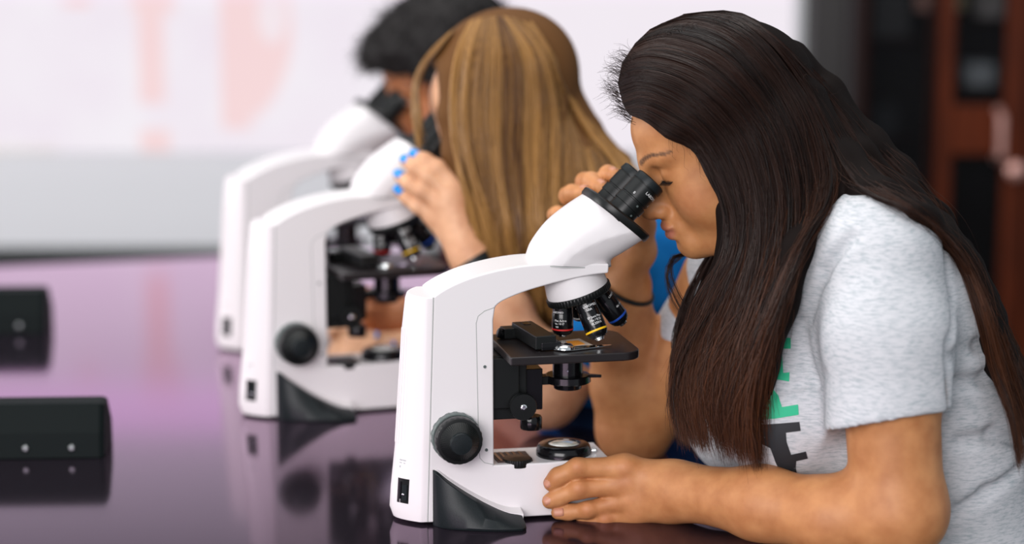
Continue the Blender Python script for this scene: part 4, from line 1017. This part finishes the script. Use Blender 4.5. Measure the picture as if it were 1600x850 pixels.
# ===== blonde woman in the blue top ====================================
p2 = empty('person', (W(1100, 700, 3.0).x+.06, 3.06, 0))
tag(p2, 'golden-haired person with blue nails and blue top, looking into middle microscope', 'person')
H2, HR2 = head_frame(794, 165, 3.03, R(30), R(10)); HS2 = .93
def hp2(x, y, z): return H2+HR2@Vector((x, y, z))*HS2
torso2 = [O(p_cap(W(1030, 395, 2.90), W(905, 395, 3.16), .05), 'u', .03), O(p_ell(W(1010, 500, 3.03), (.105, .155, .16), lean(.4)), 'u', .05),
          O(p_ell(W(1040, 610, 3.05), (.115, .15, .15), lean(.2)), 'u', .05), O(p_ell(W(935, 560, 2.97), (.06, .065, .07), lean(.3)), 'u', .04), O(p_ell(W(915, 560, 3.09), (.06, .065, .07), lean(.3)), 'u', .04),
          O(p_ell(W(1090, 760, 3.07), (.12, .15, .16), lean(.1)), 'u', .05)]
body = list(torso2)+[O(dict(fn=lambda P: np.full(len(P), .012, dtype=np.float32), lo=V3((-9, -9, -9)), hi=V3((9, 9, 9))), 'd', 0)]
armL2 = seg([(1010, 410, 2.88), (935, 525, 2.88), (856, 612, 2.90)]); foreL2 = seg([(852, 618, 2.90), (828, 565, 2.905), (785, 480, 2.92), (735, 398, 2.935)])
armR2 = seg([(905, 400, 3.16), (860, 500, 3.22), (740, 560, 3.26)]); foreR2 = seg([(740, 560, 3.26), (660, 552, 3.24), (570, 548, 3.20)])
body += chain(armL2, [.045, .042, .040], .02)+chain(foreL2, [.040, .037, .032, .0245], .02)+chain(armR2, [.044, .040, .036], .02)+chain(foreR2, [.036, .032, .023], .02)
f2 = [(seg([(714, 293, 2.945), (684, 262, 2.945), (664, 250, 2.95), (648, 243, 2.955)]), [.0115, .0098, .0088, .0075]),
      (seg([(702, 304, 2.94), (668, 274, 2.94), (648, 262, 2.945), (634, 252, 2.955)]), [.0115, .0098, .0088, .0075]),
      (seg([(690, 320, 2.94), (657, 298, 2.94), (638, 286, 2.945), (624, 275, 2.955)]), [.011, .0095, .0085, .0075]),
      (seg([(680, 340, 2.945), (652, 322, 2.945), (636, 310, 2.95), (623, 299, 2.955)]), [.010, .0085, .0075, .0068])]
wr = foreL2[-1]
hk = [O(p_cap(wr, q[0][0], .020, .0135), 'u', .012) for q in f2]+chain([wr, W(738, 330, 2.975), W(722, 285, 2.985), W(700, 258, 2.985)], [.018, .014, .011, .009], .01)
gg = [grp(chain(a, b, .006)) for a, b in f2]
body += [O(grp([O(grp(hk), 'u', 0), O(grp([O(gg[0], 'u', 0)]+[O(x, 'u', .001) for x in gg[1:]]), 'u', .008)]), 'u', .014)]
f2r = [(seg([(540, 540, 3.17), (552, 532, 3.14), (570, 528, 3.13), (588, 527, 3.125)]), [.0115, .010, .009, .0078]),
       (seg([(532, 548, 3.16), (560, 545, 3.12), (585, 542, 3.11), (612, 541, 3.11)]), [.0115, .010, .009, .0078]),
       (seg([(530, 556, 3.155), (550, 556, 3.11), (575, 554, 3.10), (596, 553, 3.10)]), [.011, .0095, .009, .0075]),
       (seg([(532, 562, 3.15), (545, 564, 3.12), (560, 564, 3.11), (574, 563, 3.11)]), [.010, .0085, .008, .007])]
wr2 = foreR2[-1]
hk = [O(p_cap(wr2, q[0][0], .019, .0135), 'u', .012) for q in f2r]+chain([wr2, W(545, 530, 3.20), W(530, 525, 3.18), W(522, 520, 3.16)], [.017, .014, .011, .009], .01)
gg = [grp(chain(a, b, .006)) for a, b in f2r]
body += [O(grp([O(grp(hk), 'u', 0), O(grp([O(gg[0], 'u', 0)]+[O(x, 'u', .001) for x in gg[1:]]), 'u', .008)]), 'u', .014)]
body += [O(grp(head_prims(H2, HR2, HS2)), 'u', .014), O(p_cap(hp2(-.03, 0, -.05), W(930, 320, 3.03), .046, .05), 'u', .02), O(p_cap(W(930, 320, 3.03), W(960, 390, 3.03), .05, .055), 'u', .03)]
m_skin2 = skin_mat('fair_skin'); SK2 = (.71, .40, .235)
b2_ = finish_body('body', mesh_sdf(body, .0032, 'body'), m_skin2, p2, SK2, [(H2, HR2, HS2, (.6, .25, .2), (.3, .17, .08))])
m_bn = mat('blue_nail_polish', (.0, .25, .72), .2, spec=.6)
for q in f2: nail_obj(q[0][-1], q[0][-2], Vector((.1, -.8, .5)), m_bn, p2, .0068, .000)
for q in f2r[:3]: nail_obj(q[0][-1], q[0][-2], Vector((0, -.7, .7)), m_bn, p2, .0065, .001)
ax_ = (foreL2[-1]-foreL2[-2]).normalized(); wq = foreL2[-1]-ax_*.004
MB().lathe([(.0275, -.013), (.0292, -.0115), (.0288, .0095), (.0272, .011)], wq-ax_*.012, ax_, 40).build('wristband', m_rub, p2)
m_blue = mat('blue_cotton', (.004, .14, .42), .9, spec=.15); noise_col(m_blue, (.003, .12, .37), (.006, .16, .47), 30, 3)
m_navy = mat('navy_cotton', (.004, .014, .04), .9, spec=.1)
slL2 = seg([(1010, 410, 2.88), (935, 525, 2.88), (918, 544, 2.885)]); slR2 = seg([(905, 400, 3.16), (872, 480, 3.21)])
sh2, _ = shirt(torso2, [(slL2, [.052, .05, .049], .0455), (slR2, [.05, .048], .0435)], cloth_fn(.0008, [(25, 20, 40), (-45, 30, 28)], 4), .005, 'shirt', m_blue, p2)
tw = W(1030, 640, 3.04)
link('waist_jacket', mesh_sdf([O(p_ell(W(1040, 690, 3.05), (.142, .175, .085), lean(.05)), 'u', .03), O(p_ell(W(965, 650, 3.0), (.085, .11, .06), lean(.05)), 'u', .03), cloth_fn(.0016, [(45, 30, 60), (-60, 40, 20)], 8)], .005, 'waist_jacket'), m_navy, p2, ang=0)  # dark navy form around the lower shirt
legs_and_stool(Vector((W(1100, 700, 3.0).x+.05, 3.10, .59)), (.01, .02, .05), (.4, .4, .4), 'middle', None, 'black-seated steel stool under the person with golden hair')
for o in [x for x in C.objects if x.parent is None and x.name.split('.')[0] in ('trousers', 'shoe')]: o.parent = p2
CAP2 = ((-.010, 0, .034), (.112, .090, .099))
def hw2(q): return W(*q) if len(q) == 3 else ell_hit(q[0], q[1], H2, HR2, HS2, CAP2[0], CAP2[1], 3.03)
G3 = [[(700, 52), (672, 80), (652, 112), (644, 150, 3.02), (647, 195, 3.01), (655, 240, 3.0)],
      [(712, 44), (685, 78), (662, 112), (655, 145, 3.01), (656, 185, 3.0), (661, 225, 3.0)]]
G4 = [[(735, 32), (716, 70), (706, 120), (704, 180, 2.945), (711, 240, 2.935), (725, 310, 2.93), (745, 390, 2.94), (770, 460, 2.955)],
      [(750, 28), (735, 75), (728, 140), (728, 210, 2.935), (738, 280, 2.925), (755, 350, 2.925), (775, 430, 2.935), (795, 500, 2.95)],
      [(770, 25), (770, 80), (768, 150), (770, 220, 2.93), (778, 290, 2.92), (790, 360, 2.91), (800, 440, 2.93), (812, 505, 2.95)],
      [(785, 25), (815, 85), (820, 160), (818, 230, 2.935), (818, 300, 2.915), (822, 370, 2.90), (828, 440, 2.92), (835, 505, 2.95)],
      [(800, 27), (850, 85), (868, 160), (870, 230, 2.94), (865, 300, 2.91), (860, 370, 2.895), (858, 440, 2.91), (860, 500, 2.94)],
      [(815, 32), (862, 95), (890, 175), (908, 240, 2.95), (912, 300, 2.91), (905, 370, 2.885), (895, 430, 2.90), (890, 490, 2.92)],
      [(825, 36), (866, 102), (902, 185), (934, 250, 2.96), (955, 310, 2.92), (950, 375, 2.875), (930, 430, 2.88), (915, 480, 2.90)],
      [(828, 36), (862, 92), (890, 155, 3.01), (924, 215, 2.99), (965, 272, 2.96), (985, 345, 2.90), (970, 410, 2.88), (945, 460, 2.89)],
      [(830, 32), (860, 76), (892, 138, 3.03), (927, 197, 3.02), (975, 250, 3.0), (1008, 300, 2.95), (1012, 380, 2.90), (990, 440, 2.89)]]
g3 = [[hw2(q) for q in g] for g in G3]; g4 = [[hw2(q) for q in g] for g in G4]
hb = [O(xf(p_ell(CAP2[0], [x-.004 for x in CAP2[1]]), H2, HR2, HS2), 'u', .01)]+face_cut(H2, HR2, HS2)+[O(xf(p_ell((.088, .064, -.02), (.068, .068, .095)), H2, HR2, HS2), 's', .008)]
for i, g in enumerate(g4): hb += chain([push(p, .020 if i < 7 else .014) for p in g[2:]], ([.015]*4+[.012]*8) if i < 7 else [.007]*12, .012)
hb += [O(p_cap(hp2(-.04, -.02, .0), W(900, 300, 3.04), .04, .035), 'u', .04)]
m_bb = mat('golden_hair_mass', (.12, .05, .013), .7, spec=.2)
m_bs = hair_mat('golden_hair', (.075, .028, .007), (.44, .225, .065), (.50, .28, .09), .38, .4)
hair2 = link('hair', mesh_sdf(hb, .004, 'hair'), m_bb, p2, ang=0)
strands('hair_strands', [dict(g=g4, n=9500, th=.010, wav=.003, clump=26, side=.25, lmin=.85, start=.06, ck=.55), dict(g=g3, n=420, th=.006, wav=.002, clump=8, side=.2, lmin=.8)], m_bs, hair2, r0=.0007, M=24, seed=9)

# ===== man at the farthest microscope ===================================
p3 = empty('person', (W(980, 700, 3.45).x, 3.50, 0))
tag(p3, 'person with short black hair, partly hidden behind the golden-haired one, looking into the farthest microscope', 'person')
H3, HR3 = head_frame(707, 124, 3.50, R(24), R(16)); HS3 = .97
def hp3(x, y, z): return H3+HR3@Vector((x, y, z))*HS3
torso3 = [O(p_cap(W(860, 330, 3.36), W(745, 330, 3.64), .058), 'u', .03), O(p_ell(W(850, 420, 3.5), (.12, .18, .18), lean(.4)), 'u', .05),
          O(p_ell(W(900, 530, 3.52), (.12, .17, .18), lean(.2)), 'u', .05), O(p_ell(W(930, 650, 3.53), (.12, .16, .16), lean(.1)), 'u', .05)]
body = list(torso3)+[O(dict(fn=lambda P: np.full(len(P), .012, dtype=np.float32), lo=V3((-9, -9, -9)), hi=V3((9, 9, 9))), 'd', 0)]
armL3 = seg([(860, 335, 3.34), (820, 430, 3.32), (735, 505, 3.32)]); foreL3 = seg([(735, 505, 3.32), (680, 503, 3.30), (625, 497, 3.27)])
armR3 = seg([(745, 335, 3.64), (760, 420, 3.68), (745, 475, 3.68)]); foreR3 = seg([(745, 475, 3.68), (722, 482, 3.62), (700, 487, 3.56)])
body += chain(armL3, [.048, .045, .042], .02)+chain(foreL3, [.041, .036, .026], .02)+chain(armR3, [.048, .044, .04], .02)+chain(foreR3, [.04, .034, .026], .02)
f3 = [(seg([(605, 488, 3.265), (590, 474, 3.25), (578, 462, 3.24), (568, 456, 3.24)]), [.0125, .011, .010, .009]),
      (seg([(600, 495, 3.26), (586, 490, 3.24), (576, 487, 3.23), (567, 485, 3.23)]), [.0125, .011, .010, .009]),
      (seg([(602, 503, 3.26), (588, 502, 3.24), (579, 500, 3.23), (571, 498, 3.23)]), [.012, .0105, .0095, .0085]),
      (seg([(605, 510, 3.26), (592, 511, 3.24), (584, 511, 3.235), (577, 510, 3.235)]), [.011, .0095, .009, .008])]
f3r = [(seg([(x0_, y0_, z0_), (x0_-15, y0_-2, z0_-.02), (x0_-25, y0_+1, z0_-.025), (x0_-33, y0_+4, z0_-.025)]), [.0125-.0006*i, .011-.0006*i, .010-.0006*i, .009-.0006*i]) for i, (x0_, y0_, z0_) in enumerate([(682, 480, 3.55), (680, 486, 3.54), (681, 492, 3.53), (684, 497, 3.52)])]
for wr_, ff, th_ in ((foreL3[-1], f3, [(622, 488, 3.30), (605, 478, 3.30), (592, 470, 3.30)]), (foreR3[-1], f3r, [(692, 478, 3.56), (680, 472, 3.56), (670, 470, 3.56)])):
    hk = [O(p_cap(wr_, q[0][0], .021, .0145), 'u', .012) for q in ff]+chain([wr_]+seg(th_), [.018, .014, .012, .010], .01)
    gg = [grp(chain(a, b, .006)) for a, b in ff]
    body += [O(grp([O(grp(hk), 'u', 0), O(grp([O(gg[0], 'u', 0)]+[O(x, 'u', .001) for x in gg[1:]]), 'u', .008)]), 'u', .014)]
body += [O(grp(head_prims(H3, HR3, HS3)), 'u', .014), O(p_cap(hp3(-.03, 0, -.05), W(790, 260, 3.50), .052, .058), 'u', .02), O(p_cap(W(790, 260, 3.5), W(810, 330, 3.5), .056, .06), 'u', .03)]
m_skin3 = skin_mat('tan_skin'); SK3 = (.46, .17, .065)
finish_body('body', mesh_sdf(body, .004, 'body'), m_skin3, p3, SK3, [(H3, HR3, HS3, (.30, .10, .07), (.01, .007, .006))])
m_tee = mat('maroon_cotton', (.07, .012, .014), .9, spec=.1)
slL3 = seg([(860, 335, 3.34), (828, 415, 3.322)]); slR3 = seg([(745, 335, 3.64), (741, 405, 3.655)])
shirt(torso3, [(slL3, [.056, .054], .048), (slR3, [.055, .053], .047)], cloth_fn(.0008, [(25, 20, 40), (-45, 30, 28)], 6), .006, 'shirt', m_tee, p3)
legs_and_stool(Vector((W(960, 700, 3.45).x+.01, 3.56, .59)), (.02, .03, .05), (.05, .05, .05), 'far', None, 'black-seated steel stool under the short-haired person, farthest of the stools')
for o in [x for x in C.objects if x.parent is None and x.name.split('.')[0] in ('trousers', 'shoe')]: o.parent = p3
CAP3 = ((-.006, 0, .046), (.112, .086, .096))
hb = [O(xf(p_ell(*CAP3), H3, HR3, HS3), 'u', .01), O(xf(p_ell((.062, 0, .085), (.052, .060, .034)), H3, HR3, HS3), 'u', .02), O(xf(p_ell((-.055, 0, -.02), (.05, .074, .06)), H3, HR3, HS3), 'u', .02),
      O(xf(p_ell((.118, 0, -.030), (.098, .13, .098)), H3, HR3, HS3), 's', .006), O(xf(p_ell((.0, .09, -.03), (.03, .03, .04)), H3, HR3, HS3), 's', .01), cloth_fn(.0009, [(160, 90, 120), (-130, 150, 60), (60, -170, 150)], 3)]
m_bk2 = mat('black_hair_mass', (.008, .006, .006), .6, spec=.25); m_bks = hair_mat('black_hair', (.006, .005, .005), (.018, .014, .014), (.03, .02, .018), .4, .4)
hair3 = link('hair', mesh_sdf(hb, .004, 'hair'), m_bk2, p3, ang=0)
def tuft(n, seed):
    g = np.random.default_rng(seed); me_ = hair3.data; V = coords(me_); nn = np.empty(len(V)*3, dtype=np.float32); me_.vertices.foreach_get('normal', nn) if False else None
    me_.update(); N_ = np.array([v.normal[:] for v in me_.vertices]); ii = g.integers(0, len(V), n); F_ = np.array(HR3)[:, 0]; U_ = np.array(HR3)[:, 2]
    out = []
    for i in ii:
        p = V[i]-N_[i]*.002; d = N_[i]*.75+F_*.5+g.normal(0, .35, 3); d /= np.linalg.norm(d); L = g.uniform(.008, .018); b = g.normal(0, .006, 3)-U_*.003
        out.append([p, p+d*L*.35+b*.2, p+d*L*.7+b*.6, p+d*L+b*1.3])
    return np.array(out)
Tf = tuft(2600, 4); sheets = []
V_ = []; F_ = []
vb = MB()
def raw_tubes(Pa, r, m, parent, name):
    n, M = Pa.shape[:2]; d = np.gradient(Pa, axis=1); d /= np.maximum(np.linalg.norm(d, axis=2, keepdims=True), 1e-9); e = np.cross(d, np.array([.31, -.77, .55])); e /= np.linalg.norm(e, axis=2, keepdims=True)+1e-9; f = np.cross(d, e)
    rr = np.linspace(1, .25, M)[None, :, None]*r
    V = np.stack([Pa+(e*math.cos(a)+f*math.sin(a))*rr for a in (0, 2.0944, 4.1888)], 2).reshape(-1, 3); b = (np.arange(n)[:, None]*M+np.arange(M-1)[None, :])*3
    Fq = [np.stack([b+k, b+(k+1) % 3, b+3+(k+1) % 3, b+3+k], -1).reshape(-1, 4) for k in range(3)]
    me_ = bpy.data.meshes.new(name); fast_mesh(me_, V, np.concatenate(Fq)); g = np.random.default_rng(1)
    c = np.zeros((n, M*3, 4), dtype=np.float32); c[..., 0] = g.random((n, 1)); c[..., 3] = 1
    at = me_.attributes.new('hc', 'FLOAT_COLOR', 'POINT'); at.data.foreach_set('color', c.ravel())
    o = bpy.data.objects.new(name, me_); C.objects.link(o); me_.materials.append(m); o.parent = parent; return o
raw_tubes(Tf, .0009, m_bks, hair3, 'hair_strands')

# wisps at the front woman's hairline and crown
g = np.random.default_rng(12); wis = []
for k in range(420):
    z_ = g.random()
    if k < 260: px, py = 985-26*math.sin(z_*3.1)+g.normal(0, 3), 188-110*z_+g.normal(0, 3); dx, dy = -g.uniform(6, 24), g.uniform(-16, 10)
    else: px, py = 1000+290*z_, 60-35*math.sin(z_*2.4)+max(0, z_-.45)*220; dx, dy = g.uniform(4, 26), -g.uniform(0, 9)
    Y_ = 2.585-.05*g.random(); c_ = g.uniform(-1, 1)*8
    wis.append([list(W(px+8, py+6, Y_)), list(W(px+dx*.4, py+dy*.4, Y_)), list(W(px+dx*.8-c_*.3, py+dy*.8+c_*.5, Y_)), list(W(px+dx-c_, py+dy+c_, Y_))])
for k in range(60):
    t = g.random(); px = 1290+300*t; py = 215+430*t**1.2; Y_ = 2.56; a = g.uniform(-.9, .1); L = g.uniform(20, 55)
    wis.append([list(W(px-20, py+10, Y_)), list(W(px+L*.3*math.cos(a), py+L*.3*math.sin(a), Y_)), list(W(px+L*.7*math.cos(a), py+L*.7*math.sin(a)+4, Y_)), list(W(px+L*math.cos(a+.5), py+L*math.sin(a+.5)+6, Y_))])
for k in range(46):
    t = g.random(); a = np.array([1012+100*t, 190+75*t**1.3]); L = g.uniform(30, 85); th_ = R(g.uniform(35, 62)); b = a+L*np.array([math.cos(th_), math.sin(th_)]); m_ = (a+b)/2+np.array([L*.12, -L*.10])
    Ys = [ell_hit(q[0], q[1], H1, HR1, HS1, (.0, 0, .0), (.094, .079, .12), 2.53).y-.004 for q in (a, m_, b)]
    wis.append([list(W(a[0]-4, a[1]-6, Ys[0])), list(W(*m_, Ys[1])), list(W(b[0]-L*.1, b[1]-L*.1, Ys[2])), list(W(*b, Ys[2]))])
for (a0, b0) in (((1045, 385), (1052, 480)), ((1049, 380), (1062, 470)), ((1043, 400), (1070, 500))):
    for j in range(22):
        o_ = g.normal(0, 2.2, 2); wis.append([list(W(1075+o_[0], 395, 2.60)), list(W(a0[0]+o_[0], a0[1]+25+o_[1], 2.58)), list(W(b0[0]-6+o_[0], b0[1]-20, 2.57)), list(W(b0[0]+24+o_[0]*2, b0[1]+30, 2.55))])
wis = np.array([resample([Vector(q) for q in w_], 10) for w_ in wis])
raw_tubes(wis, .00023, m_hb, hair1, 'stray_hairs')['kind'] = 'stuff'
# lashes and brow hairs
ls = []
for k in range(26):
    t = k/25; b_ = hp1(.0835-.009*t, .021+.024*t, -.0068); d = HR1@Vector((.8, .25+.5*t, -.35)); d2 = HR1@Vector((.5, .25+.5*t, .25))
    ls.append([list(b_), list(b_+d*.0035), list(b_+d*.006+d2*.001), list(b_+d*.0075+d2*.0035)])
raw_tubes(np.array(ls), .00028, m_bk2, b1, 'eyelashes')
# bring every figure's meshes into its own root's frame
def all_kids(o):
    for c in o.children:
        yield c
        yield from all_kids(c)
for pr_ in (p1, p2, p3):
    off_ = np.array(pr_.location, dtype=np.float32)
    for o in all_kids(pr_):
        a = coords(o.data)-off_; o.data.vertices.foreach_set('co', a.ravel()); o.data.update()
